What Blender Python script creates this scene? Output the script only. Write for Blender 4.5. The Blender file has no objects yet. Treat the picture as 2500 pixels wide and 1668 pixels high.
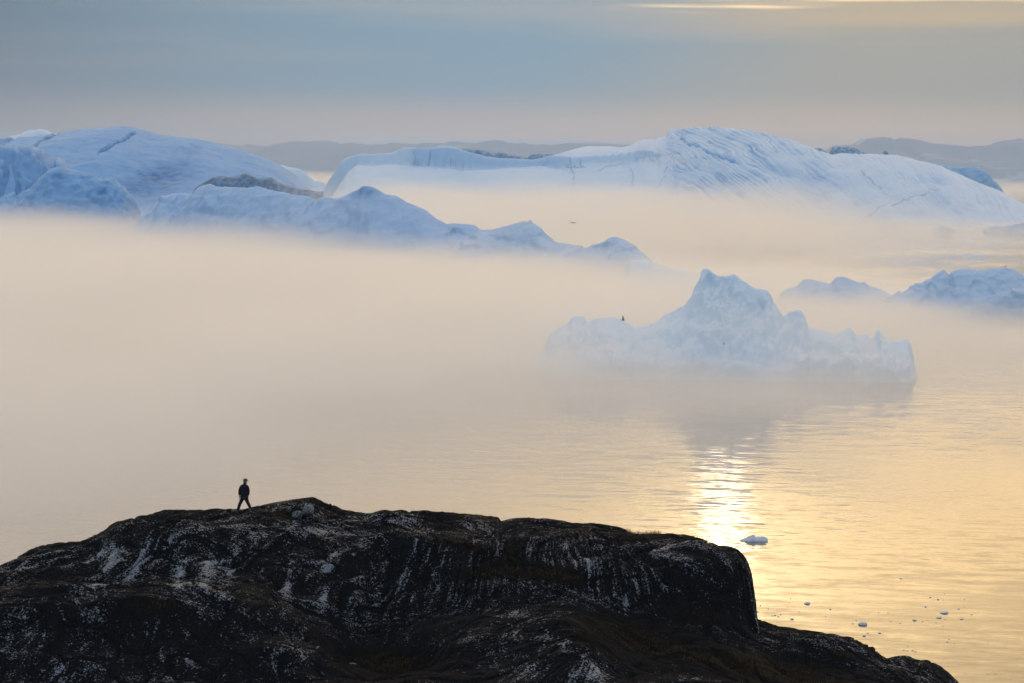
import bpy, bmesh, math, random
import numpy as np
from mathutils import Vector, Matrix

R = math.radians
scene = bpy.context.scene
rng = random.Random(7)

# ------------------------------------------------------------------ camera
CAM_H = 60.0                      # metres above the sea, on a hill behind the rock
F = 6944.4                        # 100 mm lens on 36 mm, in pixels of a 2500 px wide picture
cam_data = bpy.data.cameras.new('camera')
cam_data.lens = 100
cam_data.sensor_width = 36
cam_data.clip_start = 1.0
cam_data.clip_end = 250000
cam = bpy.data.objects.new('camera', cam_data)
scene.collection.objects.link(cam)
PITCH = math.atan((834 - 415) / F)
ROLL = R(0.70)
CAM_M = Matrix.Translation((0, 0, CAM_H)) @ Matrix.Rotation(R(90) - PITCH, 4, 'X') @ Matrix.Rotation(ROLL, 4, 'Z')
cam.matrix_world = CAM_M
scene.camera = cam

# ------------------------------------------------------------------ world and sun
SUN_EL, SUN_AZ = R(7.2), R(4.3)   # azimuth east of the view direction (+Y towards +X)
SUN_DIR = Vector((math.sin(SUN_AZ) * math.cos(SUN_EL), math.cos(SUN_AZ) * math.cos(SUN_EL), math.sin(SUN_EL)))

class NT:
    """small helper for building node trees"""
    def __init__(self, tree):
        self.t = tree
        self.n = tree.nodes
    def add(self, typ, **kw):
        n = self.n.new(typ)
        for k, v in kw.items():
            setattr(n, k, v)
        return n
    def link(self, a, b):
        self.t.links.new(a, b)
    def val(self, sock, v):
        if hasattr(v, 'is_linked') or isinstance(v, bpy.types.NodeSocket):
            self.link(v, sock)
        else:
            sock.default_value = v
    def math(self, op, a, b=0.0, c=0.0, clamp=False):
        n = self.add('ShaderNodeMath', operation=op, use_clamp=clamp)
        self.val(n.inputs[0], a); self.val(n.inputs[1], b); self.val(n.inputs[2], c)
        return n.outputs[0]
    def vmath(self, op, a, b=(0, 0, 0), scale=None):
        n = self.add('ShaderNodeVectorMath', operation=op)
        self.val(n.inputs[0], a); self.val(n.inputs[1], b)
        if scale is not None:
            self.val(n.inputs['Scale'], scale)
        return n.outputs['Value'] if op in ('DOT_PRODUCT', 'LENGTH', 'DISTANCE') else n.outputs['Vector']
    def smooth(self, v, a, b, lo=0.0, hi=1.0, mode='SMOOTHSTEP'):
        n = self.add('ShaderNodeMapRange', interpolation_type=mode, clamp=True) if mode != 'LINEAR' else self.add('ShaderNodeMapRange', clamp=True)
        self.val(n.inputs['Value'], v)
        self.val(n.inputs['From Min'], a); self.val(n.inputs['From Max'], b)
        self.val(n.inputs['To Min'], lo); self.val(n.inputs['To Max'], hi)
        return n.outputs['Result']
    def mix(self, f, a, b, blend='MIX'):
        n = self.add('ShaderNodeMix', data_type='RGBA', blend_type=blend)
        self.val(n.inputs[0], f)
        self.val(n.inputs[6], a if not isinstance(a, tuple) else (*a, 1)[:4])
        self.val(n.inputs[7], b if not isinstance(b, tuple) else (*b, 1)[:4])
        return n.outputs[2]
    def xyz(self, v):
        n = self.add('ShaderNodeSeparateXYZ'); self.link(v, n.inputs[0]); return n.outputs
    def comb(self, x, y, z):
        n = self.add('ShaderNodeCombineXYZ')
        self.val(n.inputs[0], x); self.val(n.inputs[1], y); self.val(n.inputs[2], z)
        return n.outputs[0]
    def noise(self, vec, scale, detail=2.0, rough=0.5, dist=0.0, dim='3D'):
        n = self.add('ShaderNodeTexNoise', noise_dimensions=dim)
        self.link(vec, n.inputs['Vector'])
        n.inputs['Scale'].default_value = scale
        n.inputs['Detail'].default_value = detail
        n.inputs['Roughness'].default_value = rough
        n.inputs['Distortion'].default_value = dist
        return n.outputs

world = bpy.data.worlds.new('World')
scene.world = world
world.use_nodes = True
wt = NT(world.node_tree)
wt.n.clear()
out = wt.add('ShaderNodeOutputWorld')
bg = wt.add('ShaderNodeBackground')
wt.link(bg.outputs[0], out.inputs['Surface'])
sky = wt.add('ShaderNodeTexSky', sky_type='NISHITA')
sky.sun_disc = False
sky.sun_elevation = SUN_EL
sky.sun_rotation = SUN_AZ
sky.altitude = 0
sky.air_density = 1.0
sky.dust_density = 2.0
sky.ozone_density = 2.0
SKY_STRENGTH = 0.15
d = wt.add('ShaderNodeTexCoord').outputs['Generated']
dx, dy, dz = wt.xyz(d)
cosang = wt.vmath('DOT_PRODUCT', d, tuple(SUN_DIR))
# streaky stratus: a deck low over the horizon all round, a thin broken veil added above it for its light
streak = wt.noise(wt.comb(wt.math('MULTIPLY', dx, 3.0), wt.math('MULTIPLY', dy, 3.0), wt.math('MULTIPLY', dz, 75.0)), 1.0, 4.0, 0.55)[0]
broad = wt.noise(wt.comb(wt.math('MULTIPLY', dx, 1.2), wt.math('MULTIPLY', dy, 1.2), wt.math('MULTIPLY', dz, 30.0)), 1.0, 2.0, 0.5)[0]
edge = wt.math('ADD', dz, wt.math('MULTIPLY', wt.math('SUBTRACT', streak, 0.5), 0.035))
deck = wt.smooth(edge, 0.0590, 0.080, 1.0, 0.0)
near_sun = wt.smooth(cosang, 0.955, 0.998)             # within about 17 degrees
wide_sun = wt.smooth(cosang, 0.55, 0.97)              # within about 38 degrees
halo = wt.math('POWER', wt.math('MAXIMUM', cosang, 0.0), 2200.0)
veil = wt.math('MAXIMUM', wt.math('MULTIPLY', wt.smooth(broad, 0.30, 0.70), 0.60), wt.math('MULTIPLY', wide_sun, 0.93))
cover = wt.math('MAXIMUM', deck, veil)
# the deck itself: blue-grey bands, warmer and brighter towards the sun
layer = wt.math('MULTIPLY', wt.smooth(edge, 0.016, 0.030), wt.smooth(edge, 0.043, 0.056, 1.0, 0.0))   # one bluer layer between two warmer ones
band = wt.smooth(wt.math('ADD', wt.math('MULTIPLY', streak, 0.9), wt.math('MULTIPLY', layer, -0.30)), 0.12, 0.62)
cloud_far = wt.mix(band, (0.050, 0.080, 0.110), (0.098, 0.112, 0.128))
cloud_near = wt.mix(band, (0.108, 0.178, 0.232), (0.190, 0.208, 0.220))
cloud_warm = wt.mix(band, (0.205, 0.195, 0.165), (0.310, 0.240, 0.150))
cloud_near = wt.mix(wt.smooth(wt.math('ADD', dx, wt.math('MULTIPLY', wt.math('SUBTRACT', broad, 0.5), 0.10)), 0.0, 0.13), cloud_near, cloud_warm)
cloud = wt.mix(near_sun, cloud_far, cloud_near)
low_pink = wt.smooth(dz, 0.006, 0.030, 1.0, 0.0)
cloud = wt.mix(wt.math('MULTIPLY', low_pink, 0.75), cloud, wt.mix(near_sun, (0.105, 0.105, 0.108), (0.455, 0.310, 0.228)))
# thin high cloud above the deck, brightened out of view to light fog and ice
lit = wt.mix(wide_sun, wt.mix(wt.smooth(dz, 0.08, 0.45), (0.20, 0.22, 0.25), (0.46, 0.46, 0.47)), wt.mix(near_sun, (0.99, 0.755, 0.525), (0.44, 0.275, 0.105)))
lit = wt.vmath('ADD', lit, wt.vmath('ADD', wt.vmath('SCALE', (0.6, 0.47, 0.28), scale=halo), wt.vmath('SCALE', (0.45, 0.33, 0.17), scale=wt.math('POWER', wt.math('MAXIMUM', cosang, 0.0), 260.0))))
lit = wt.vmath('SCALE', lit, scale=wt.smooth(streak, 0.30, 0.70, 0.75, 1.25))
cloud = wt.mix(deck, lit, cloud)
clear = wt.vmath('SCALE', sky.outputs[0], scale=SKY_STRENGTH)
col = wt.mix(cover, clear, wt.vmath('SCALE', cloud, scale=0.80))
wt.link(col, bg.inputs['Color'])
bg.inputs['Strength'].default_value = 1.0

sun_data = bpy.data.lights.new('sun', 'SUN')
sun_data.energy = 0.0016
sun_data.angle = R(1.1)
sun_data.color = (1.0, 0.80, 0.57)
sun = bpy.data.objects.new('sun', sun_data)
sun.rotation_euler = SUN_DIR.to_track_quat('Z', 'Y').to_euler()
sun.location = (60, 800, 300)
scene.collection.objects.link(sun)

scene.view_settings.view_transform = 'Standard'
scene.view_settings.look = 'None'
scene.view_settings.exposure = 1.3
scene.view_settings.gamma = 1.0
scene.view_settings.use_curve_mapping = False
scene.render.engine = 'CYCLES'
cy = scene.cycles
cy.max_bounces = 8
cy.diffuse_bounces = 2
cy.glossy_bounces = 3
cy.transmission_bounces = 2
cy.volume_bounces = 4
cy.transparent_max_bounces = 16
cy.volume_step_rate = 2.0
cy.volume_max_steps = 256
cy.use_denoising = True
cy.sample_clamp_indirect = 4.0
cy.caustics_reflective = False
cy.caustics_refractive = False

# ------------------------------------------------------------------ geometry helpers
def at(px, py, depth):
    """world point seen at picture place (px, py), on the vertical plane `depth` metres ahead"""
    v = CAM_M.to_3x3() @ Vector(((px - 1250) / F, (834 - py) / F, -1.0))
    k = depth / v.y
    return Vector((v.x * k, depth, CAM_H + v.z * k))

def on_sea(px, py):
    v = CAM_M.to_3x3() @ Vector(((px - 1250) / F, (834 - py) / F, -1.0))
    k = -CAM_H / v.z
    return Vector((v.x * k, v.y * k, 0.0))

_INV = np.array(CAM_M.inverted())
def project(X, Y, Z):
    c = [_INV[i, 0] * X + _INV[i, 1] * Y + _INV[i, 2] * Z + _INV[i, 3] for i in range(3)]
    return 1250 + F * c[0] / -c[2], 834 - F * c[1] / -c[2]

_perm = np.random.RandomState(11).permutation(4096)
_ang = np.random.RandomState(12).rand(4096) * 2 * np.pi
_gx, _gy = np.cos(_ang), np.sin(_ang)
def perlin(x, y, seed=0):
    x = np.asarray(x, dtype=np.float64); y = np.asarray(y, dtype=np.float64)
    xi = np.floor(x).astype(np.int64); yi = np.floor(y).astype(np.int64)
    xf = x - xi; yf = y - yi
    u = xf * xf * xf * (xf * (xf * 6 - 15) + 10); v = yf * yf * yf * (yf * (yf * 6 - 15) + 10)
    def g(ix, iy, fx, fy):
        h = _perm[(_perm[(ix + seed * 131) & 4095] + iy) & 4095]
        return _gx[h] * fx + _gy[h] * fy
    a = g(xi, yi, xf, yf); b = g(xi + 1, yi, xf - 1, yf)
    c = g(xi, yi + 1, xf, yf - 1); e = g(xi + 1, yi + 1, xf - 1, yf - 1)
    return 1.5 * ((a + (b - a) * u) * (1 - v) + (c + (e - c) * u) * v)

def fbm(x, y, octaves=4, seed=0, gain=0.5):
    s = 0.0; amp = 1.0
    for o in range(octaves):
        s = s + amp * perlin(x, y, seed + o * 7)
        x = x * 2.03 + 3.1; y = y * 2.03 - 1.7; amp *= gain
    return s

def ridged(x, y, octaves=4, seed=0, gain=0.5):
    s = 0.0; amp = 1.0
    for o in range(octaves):
        s = s + amp * (1 - 2 * np.abs(perlin(x, y, seed + o * 5)))
        x = x * 2.07 + 1.3; y = y * 2.07 + 5.2; amp *= gain
    return s * 0.5

def sstep(v, a, b):
    t = np.clip((v - a) / (b - a), 0, 1)
    return t * t * (3 - 2 * t)

def poly_dist(px, py, pts):
    """distance in picture pixels from each point to a polyline"""
    best = np.full(px.shape, 1e9)
    for (ax, ay), (bx, by) in zip(pts[:-1], pts[1:]):
        ex, ey = bx - ax, by - ay
        t = np.clip(((px - ax) * ex + (py - ay) * ey) / (ex * ex + ey * ey), 0, 1)
        best = np.minimum(best, np.hypot(px - ax - t * ex, py - ay - t * ey))
    return best

def grid_mesh(name, X, Y, Z, keep=None, attrs=None, smooth=True):
    """mesh from 2-D arrays of positions; keep: mask of vertices worth keeping"""
    n, m = X.shape
    idx = np.arange(n * m).reshape(n, m)
    a, b, c, e = idx[:-1, :-1], idx[:-1, 1:], idx[1:, 1:], idx[1:, :-1]
    quads = np.stack([a, b, c, e], -1).reshape(-1, 4)
    if keep is not None:
        kf = keep.ravel()[quads].any(1)
        quads = quads[kf]
    used = np.unique(quads)
    remap = np.full(n * m, -1, dtype=np.int64); remap[used] = np.arange(len(used))
    quads = remap[quads]
    co = np.stack([X.ravel()[used], Y.ravel()[used], Z.ravel()[used]], -1).astype(np.float32)
    me = bpy.data.meshes.new(name)
    me.vertices.add(len(used)); me.vertices.foreach_set('co', co.ravel())
    me.loops.add(quads.size); me.loops.foreach_set('vertex_index', quads.ravel().astype(np.int32))
    me.polygons.add(len(quads))
    me.polygons.foreach_set('loop_start', np.arange(0, quads.size, 4, dtype=np.int32))
    me.update(calc_edges=True)
    if smooth:
        me.polygons.foreach_set('use_smooth', np.ones(len(quads), dtype=bool))
    for k, v in (attrs or {}).items():
        at_ = me.attributes.new(k, 'FLOAT', 'POINT')
        at_.data.foreach_set('value', np.broadcast_to(v, X.shape).ravel()[used].astype(np.float32))
    me.validate()
    return me

def link(name, me, mat=None, parent=None, **props):
    o = bpy.data.objects.new(name, me)
    scene.collection.objects.link(o)
    if mat is not None and me is not None:
        me.materials.clear(); me.materials.append(mat)
    if parent is not None:
        o.parent = parent
    for k, v in props.items():
        o[k] = v
    return o

def new_mat(name):
    m = bpy.data.materials.new(name); m.use_nodes = True
    t = NT(m.node_tree)
    p = t.n['Principled BSDF']
    return m, t, p

# ------------------------------------------------------------------ materials
def ice_material(name, snow=(0.80, 0.86, 0.92), blue=(0.30, 0.58, 0.85), tint=0.25, bump=0.6, scale=0.12, steep_shade=0.35):
    m, t, p = new_mat(name)
    pos = t.add('ShaderNodeNewGeometry').outputs['Position']
    n1 = t.noise(pos, scale, 4.0, 0.6)[0]
    n2 = t.noise(pos, scale * 9, 3.0, 0.6)[0]
    ab = t.add('ShaderNodeAttribute', attribute_name='blue').outputs['Fac']
    ad = t.add('ShaderNodeAttribute', attribute_name='dirt_shade').outputs['Fac']
    fac = t.math('ADD', t.math('MULTIPLY', t.smooth(n1, 0.38, 0.68), tint), t.math('MULTIPLY', ab, t.smooth(n2, 0.1, 0.6, 0.65, 1.0)), clamp=True)
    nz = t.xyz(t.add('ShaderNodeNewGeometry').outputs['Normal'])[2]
    fac = t.math('ADD', fac, t.math('MULTIPLY', t.smooth(t.math('ADD', nz, t.math('MULTIPLY', t.math('SUBTRACT', n2, 0.5), 0.12)), 0.30, 0.88, 1.0, 0.0), steep_shade), clamp=True)  # slope shading put into the colour: steep faces bluer than flat tops
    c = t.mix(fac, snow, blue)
    c = t.mix(t.math('MULTIPLY', ad, t.smooth(n2, 0.35, 0.62, 0.45, 1.0), clamp=True), c, (0.075, 0.085, 0.085))
    t.link(c, p.inputs['Base Color'])
    p.inputs['Roughness'].default_value = 0.55
    p.inputs['Specular IOR Level'].default_value = 0.25
    bmp = t.add('ShaderNodeBump'); bmp.inputs['Strength'].default_value = bump
    bmp.inputs['Distance'].default_value = 0.12 / scale
    h = t.math('ADD', t.noise(pos, scale * 3.5, 6.0, 0.62)[0], t.math('MULTIPLY', n2, 0.35))
    t.link(h, bmp.inputs['Height'])
    t.link(bmp.outputs[0], p.inputs['Normal'])
    return m

ice_white = ice_material('ice_white', snow=(0.86, 0.91, 0.95), blue=(0.17, 0.43, 0.74), tint=0.08, bump=0.9, steep_shade=0.2)
ice_blue = ice_material('ice_blue', snow=(0.24, 0.48, 0.75), blue=(0.04, 0.20, 0.46), tint=0.2, steep_shade=0.45)
ice_ridge = ice_material('ice_ridge', snow=(0.44, 0.62, 0.83), blue=(0.10, 0.30, 0.56), tint=0.15, steep_shade=0.4)
ice_grey = ice_material('ice_grey', snow=(0.62, 0.71, 0.82), blue=(0.22, 0.38, 0.56), tint=0.15, scale=0.35, bump=0.6, steep_shade=0.4)
ice_near = ice_material('ice_near', snow=(0.86, 0.91, 0.94), blue=(0.36, 0.60, 0.80), tint=0.06, scale=0.35, bump=0.35, steep_shade=0.5)
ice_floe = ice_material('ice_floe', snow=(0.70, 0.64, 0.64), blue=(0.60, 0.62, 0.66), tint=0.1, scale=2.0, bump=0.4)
_p = ice_floe.node_tree.nodes['Principled BSDF']
_p.inputs['Subsurface Weight'].default_value = 0.9
_p.inputs['Subsurface Radius'].default_value = (1.0, 1.0, 1.1)
_p.inputs['Subsurface Scale'].default_value = 0.5
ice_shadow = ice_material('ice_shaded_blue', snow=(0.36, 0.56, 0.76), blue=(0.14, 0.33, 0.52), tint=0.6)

# ------------------------------------------------------------------ sea
wm, t, p = new_mat('sea_water')
pos = t.add('ShaderNodeNewGeometry').outputs['Position']
x, y, z = t.xyz(pos)
# wave slopes straight from noise, so that they do not fade with distance
skew = t.math('ADD', t.math('MULTIPLY', x, 1.0), t.math('MULTIPLY', y, 0.0))
v1 = t.comb(t.math('MULTIPLY', x, 0.13), t.math('ADD', t.math('MULTIPLY', y, 0.33), t.math('MULTIPLY', x, 0.04)), 0.0)
v2 = t.comb(t.math('MULTIPLY', x, 0.55), t.math('MULTIPLY', y, 1.2), 3.0)
v3 = t.comb(t.math('MULTIPLY', x, 0.012), t.math('MULTIPLY', y, 0.006), 7.0)
calm = t.smooth(t.noise(v3, 1.0, 3.0, 0.55)[0], 0.35, 0.65, 0.40, 1.45)
s1 = t.vmath('SUBTRACT', t.noise(v1, 1.0, 2.0, 0.5)[1], (0.5, 0.5, 0.5))
s2 = t.vmath('SUBTRACT', t.noise(v2, 1.0, 3.0, 0.65)[1], (0.5, 0.5, 0.5))
sl = t.vmath('ADD', t.vmath('MULTIPLY', s1, (0.06, 0.105, 0.0)), t.vmath('MULTIPLY', s2, (0.075, 0.085, 0.0)))
nrm = t.vmath('NORMALIZE', t.vmath('ADD', t.vmath('SCALE', sl, scale=calm), (0.0, 0.0, 1.0)))
gl = t.add('ShaderNodeBsdfGlossy', distribution='BECKMANN'); gl.inputs['Roughness'].default_value = 0.09
gl.inputs['Color'].default_value = (1, 1, 1, 1); t.link(nrm, gl.inputs['Normal'])
df = t.add('ShaderNodeBsdfDiffuse'); df.inputs['Color'].default_value = (0.012, 0.020, 0.024, 1)
fr = t.add('ShaderNodeFresnel'); fr.inputs['IOR'].default_value = 1.333; t.link(nrm, fr.inputs['Normal'])
ms = t.add('ShaderNodeMixShader'); t.link(fr.outputs[0], ms.inputs[0]); t.link(df.outputs[0], ms.inputs[1]); t.link(gl.outputs[0], ms.inputs[2])
t.link(ms.outputs[0], t.n['Material Output'].inputs['Surface'])
t.n.remove(p)
me = bpy.data.meshes.new('sea')
S = 120000.0
me.from_pydata([(-S, -2000, 0), (S, -2000, 0), (S, S, 0), (-S, S, 0)], [], [(0, 1, 2, 3)])
link('sea_water', me, wm, kind='structure', label='calm golden sea with fine ripples')

# ------------------------------------------------------------------ far mountains
mm, t, p = new_mat('far_rock_and_snow')
pos = t.add('ShaderNodeNewGeometry').outputs['Position']
nn = t.noise(pos, 0.0016, 5.0, 0.65)[0]
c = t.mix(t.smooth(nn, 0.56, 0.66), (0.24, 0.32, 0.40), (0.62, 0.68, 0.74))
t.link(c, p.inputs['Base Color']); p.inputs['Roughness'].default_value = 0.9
im, t, p = new_mat('far_ice_sheet')
p.inputs['Base Color'].default_value = (0.80, 0.80, 0.78, 1); p.inputs['Roughness'].default_value = 0.8

def mountain(name, pts, D, front, back, mat, amp, dx, dy, seed, label):
    P = [at(a, b, D) for a, b in pts]
    xs = np.array([q.x for q in P]); zs = np.array([q.z for q in P])
    gx = np.arange(xs[0], xs[-1] + dx, dx); gy = np.arange(D - front, D + back + dy, dy)
    X, Y = np.meshgrid(gx, gy)
    zc = np.interp(X, xs, zs) + amp * 0.16 * fbm(X / 170, X * 0 + seed, 4, seed)
    tt = np.where(Y < D, (D - Y) / front, (Y - D) / back)
    Sx = np.clip(1 - tt, 0, 1) ** 0.9
    Z = -20 + (zc + 20) * Sx + amp * ridged(X / 1400, Y / 1400, 5, seed) * np.clip(tt * 5, 0, 1) * np.clip(Sx * 3, 0, 1)
    link(name, grid_mesh(name, X, Y, Z), mat, kind='structure', label=label)

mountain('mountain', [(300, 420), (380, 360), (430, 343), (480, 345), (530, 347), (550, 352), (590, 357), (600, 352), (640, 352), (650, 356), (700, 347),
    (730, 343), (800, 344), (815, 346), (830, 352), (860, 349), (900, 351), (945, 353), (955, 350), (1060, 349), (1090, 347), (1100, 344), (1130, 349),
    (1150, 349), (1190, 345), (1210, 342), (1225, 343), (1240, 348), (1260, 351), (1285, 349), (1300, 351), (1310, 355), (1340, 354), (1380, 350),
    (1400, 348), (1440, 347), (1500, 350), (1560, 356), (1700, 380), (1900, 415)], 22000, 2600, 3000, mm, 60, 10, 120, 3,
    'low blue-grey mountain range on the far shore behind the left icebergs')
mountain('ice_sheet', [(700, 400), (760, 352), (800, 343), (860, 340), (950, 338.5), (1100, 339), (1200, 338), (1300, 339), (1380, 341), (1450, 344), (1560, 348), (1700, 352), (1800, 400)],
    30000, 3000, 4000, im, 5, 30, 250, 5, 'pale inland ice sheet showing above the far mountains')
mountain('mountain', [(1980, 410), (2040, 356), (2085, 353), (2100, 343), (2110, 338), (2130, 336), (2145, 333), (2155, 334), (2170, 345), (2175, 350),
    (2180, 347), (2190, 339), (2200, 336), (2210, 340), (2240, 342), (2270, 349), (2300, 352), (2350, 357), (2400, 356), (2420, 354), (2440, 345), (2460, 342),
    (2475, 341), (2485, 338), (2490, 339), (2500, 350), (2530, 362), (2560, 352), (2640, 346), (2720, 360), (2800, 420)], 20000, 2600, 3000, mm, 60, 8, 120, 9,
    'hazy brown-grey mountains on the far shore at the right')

# ------------------------------------------------------------------ icebergs
def shape(t, a, b):
    return np.clip(1 - np.clip(t, 0, 1) ** a, 0, 1) ** b

def ridge(X, Y, pts, D, front, back, fs=(1.4, 1.0), bs=(1.2, 1.0), zmin=-4.0, skew=0.0):
    """height of one crest traced by pts; points may carry their own depth as third value"""
    P = [at(q[0], q[1], q[2] if len(q) > 2 else D) for q in pts]
    xs = np.array([q.x for q in P]); zs = np.array([q.z for q in P]); ds = np.array([q.y for q in P])
    Xs = X + skew * (Y - D)
    zc = np.interp(Xs, xs, zs, left=zmin, right=zmin)
    Dl = np.interp(Xs, xs, ds)
    tf = (Dl - Y) / front; tb = (Y - Dl) / back
    s = np.where(tf > 0, shape(tf, *fs), shape(tb, *bs))
    return zmin + (zc - zmin) * s

def iceberg(name, mat, box, step, build, label, noise=(1.0, 14.0), seed=0, group=None, paint=None, flute=0.0):
    x0, x1, y0, y1 = box
    X, Y = np.meshgrid(np.arange(x0, x1, step[0]), np.arange(y0, y1, step[1]))
    amp, sc = noise
    wx = X + amp * 0.9 * fbm(X / sc, Y / sc, 3, seed + 3)
    wy = Y + amp * 2.0 * fbm(X / sc, Y / sc, 3, seed + 4)
    Z = build(wx, wy)
    dirt_shade = np.zeros(X.shape); blue = np.zeros(X.shape)
    if isinstance(Z, tuple):
        Z, dirt_shade = Z
    lift = np.clip((Z + 1) / (3 * amp + 2), 0, 1)
    Z = Z + amp * lift * (0.55 * fbm(X / sc, Y / sc, 4, seed) + 0.45 * (ridged(X / (sc * 0.6), Y / (sc * 0.6), 4, seed + 9) - 0.5))
    if flute:
        Z = Z + flute * lift * ridged(X / (sc * 0.22), Y / (sc * 1.6), 3, seed + 17)
    px, py = project(X, Y, Z)
    if paint:
        Z, blue, dirt_shade = paint(X, Y, Z, px, py, blue, dirt_shade)
    me = grid_mesh(name, X, Y, Z, keep=Z > -1.5, attrs={'blue': np.clip(blue, 0, 1), 'dirt_shade': np.clip(dirt_shade, 0, 1)})
    props = dict(label=label, category='iceberg')
    if group:
        props['group'] = group
    return link(name, me, mat, **props)

def span(pts, D, pad=5):
    return at(pts[0][0], pts[0][1], D).x - pad, at(pts[-1][0], pts[-1][1], D).x + pad

def facets(px, py, cw, ch, seed):
    """piecewise-planar relief: broken faces meeting in sharp edges, about -1 to 1"""
    r_ = np.random.RandomState(seed)
    px = px + 0.25 * cw * perlin(px / cw, py / ch, seed); py = py + 0.25 * ch * perlin(px / cw + 9, py / ch, seed)
    x0, x1, y0, y1 = px.min(), px.max(), py.min(), min(py.max(), py.min() + 420)
    best = np.full(px.shape, 1e9); val = np.zeros(px.shape)
    for cx in np.arange(x0, x1 + cw, cw):
        sel = np.abs(px - cx) < 2.2 * cw
        if not sel.any():
            continue
        for cy_ in np.arange(y0, y1 + ch, ch):
            sx, sy = cx + r_.uniform(-0.5, 0.5) * cw, cy_ + r_.uniform(-0.5, 0.5) * ch
            a, b, c = r_.uniform(-0.5, 0.5), r_.uniform(-0.9, 0.9), r_.uniform(-0.9, 0.9)
            dx_ = (px[sel] - sx) / cw; dy_ = (py[sel] - sy) / ch
            dd = dx_ ** 2 + dy_ ** 2
            m_ = dd < best[sel]
            bs = best[sel]; bs[m_] = dd[m_]; best[sel] = bs
            vl = val[sel]; vl[m_] = (a + b * dx_ + c * dy_)[m_]; val[sel] = vl
    return val

def crack(px, py, pts, w):
    px = px + 5 * fbm(px / 22, py / 22, 3, 77); py = py + 5 * fbm(px / 22, py / 22, 3, 78)
    w = w * (0.75 + 0.9 * np.clip(fbm(px / 18, py / 18, 2, 79) + 0.3, 0, 1))
    return np.clip(1 - poly_dist(px, py, pts) / w, 0, 1)

# --- large rounded berg at the left, with the dirty band along its foot
L1 = [(-160, 352), (-80, 345), (0, 337), (60, 333), (127, 325), (145, 322), (190, 318), (240, 313), (290, 308.5), (305, 309), (350, 317), (392, 329.5), (432, 334), (480, 340),
      (520, 350), (560, 362), (600, 372), (640, 385), (680, 400), (710, 421), (730, 440), (745, 454), (760, 472), (775, 500), (800, 545), (830, 585)]
L1dirt = [(440, 530), (465, 478), (480, 455), (520, 432), (545, 430), (565, 430), (590, 421), (602, 420), (620, 430), (660, 431), (690, 449), (720, 458), (755, 466), (770, 470),
          (787, 469), (789, 482), (800, 530), (820, 570)]
def bld(X, Y):
    a = ridge(X, Y, L1, 2700, 330, 300, fs=(1.5, 1.0), bs=(1.5, 1.0))
    b = ridge(X, Y, L1dirt, 2440, 30, 60, fs=(3, 1.0), bs=(2.0, 1.0))
    return np.maximum(a, b), ((b > a) & (b > 0)).astype(float)
def pnt(X, Y, Z, px, py, blue, dirt_shade):
    c = np.maximum(crack(px, py, [(85, 356), (110, 340), (140, 324)], 5), crack(px, py, [(238, 374), (280, 350), (330, 322)], 4))
    c2 = np.maximum(crack(px, py, [(-10, 352), (20, 345), (40, 336)], 6), 0.5 * crack(px, py, [(300, 452), (380, 420), (440, 395), (478, 362)], 22))
    hollow = np.exp(-(((px - 400) / 70) ** 2 + ((py - 425) / 26) ** 2)) + 0.8 * np.exp(-(((px - 350) / 60) ** 2 + ((py - 462) / 18) ** 2))
    Z = Z - 3.0 * c - 2.0 * c2 - 5.0 * hollow
    s = sstep(fbm(px / 28, py / 5, 4, 60), -0.1, 0.7)
    blue = blue + c + 0.6 * c2 + 0.75 * hollow * (0.6 + 0.6 * s)  # shadow below the overhang painted into the hollow as blue and grey
    dirt_shade = dirt_shade * (0.35 + 0.75 * sstep(fbm(px / 14, py / 9, 4, 61), -0.5, 0.5)) + 0.28 * hollow * s
    return Z, blue, dirt_shade
iceberg('iceberg', ice_blue, (at(-200, 400, 2700).x, at(850, 400, 2700).x, 2360, 2860), (1.1, 1.3), bld,
        'huge rounded blue iceberg at the left with a grey dirty band along its foot', (2.2, 60), 21, paint=pnt, flute=0.3)

# pale tip behind it
L0 = [(-160, 400), (-60, 352), (-20, 345), (20, 337), (40, 330), (60, 322), (75, 319), (105, 317), (118, 319), (128, 325), (165, 336), (210, 400)]
iceberg('iceberg', ice_white, (*span(L0, 3150), 3050, 3300), (1.3, 1.5), lambda X, Y: ridge(X, Y, L0, 3150, 80, 120, fs=(2, 0.8)),
        'pale iceberg tip just showing behind the huge rounded iceberg at the left edge', (2.0, 30), 31)

# glossy dome at the left edge
L2 = [(-260, 430), (-160, 380), (-60, 360), (0, 355), (40, 354), (80, 357), (110, 366), (140, 382), (170, 400), (190, 411), (205, 421), (230, 445), (260, 490), (290, 560), (310, 600)]
L2b = [(-160, 560), (-80, 470), (-20, 395), (20, 374), (45, 368), (70, 374), (110, 381), (150, 398), (175, 413), (200, 450), (220, 520), (240, 590)]
def bld(X, Y):
    return np.maximum(ridge(X, Y, L2, 2420, 110, 170, fs=(2.2, 0.8), bs=(1.6, 1)), ridge(X, Y, L2b, 2385, 70, 60, fs=(1.6, 0.9)))
def pnt(X, Y, Z, px, py, blue, dirt_shade):
    g = ridged(px / 34 + 0.6 * perlin(px / 60, py / 60, 5), py / 90, 2, 71)
    Z = Z - 4.5 * sstep(g, 0.15, 0.55) * sstep(py, 360, 380)
    return Z, blue + 0.35 * sstep(g, 0.1, 0.6), dirt_shade
iceberg('iceberg', ice_blue, (at(-280, 400, 2420).x, at(320, 400, 2420).x, 2300, 2600), (1.0, 1.1), bld,
        'smooth glassy domed iceberg at the left edge, in front of the huge rounded one', (0.8, 40), 41, paint=pnt)

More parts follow.
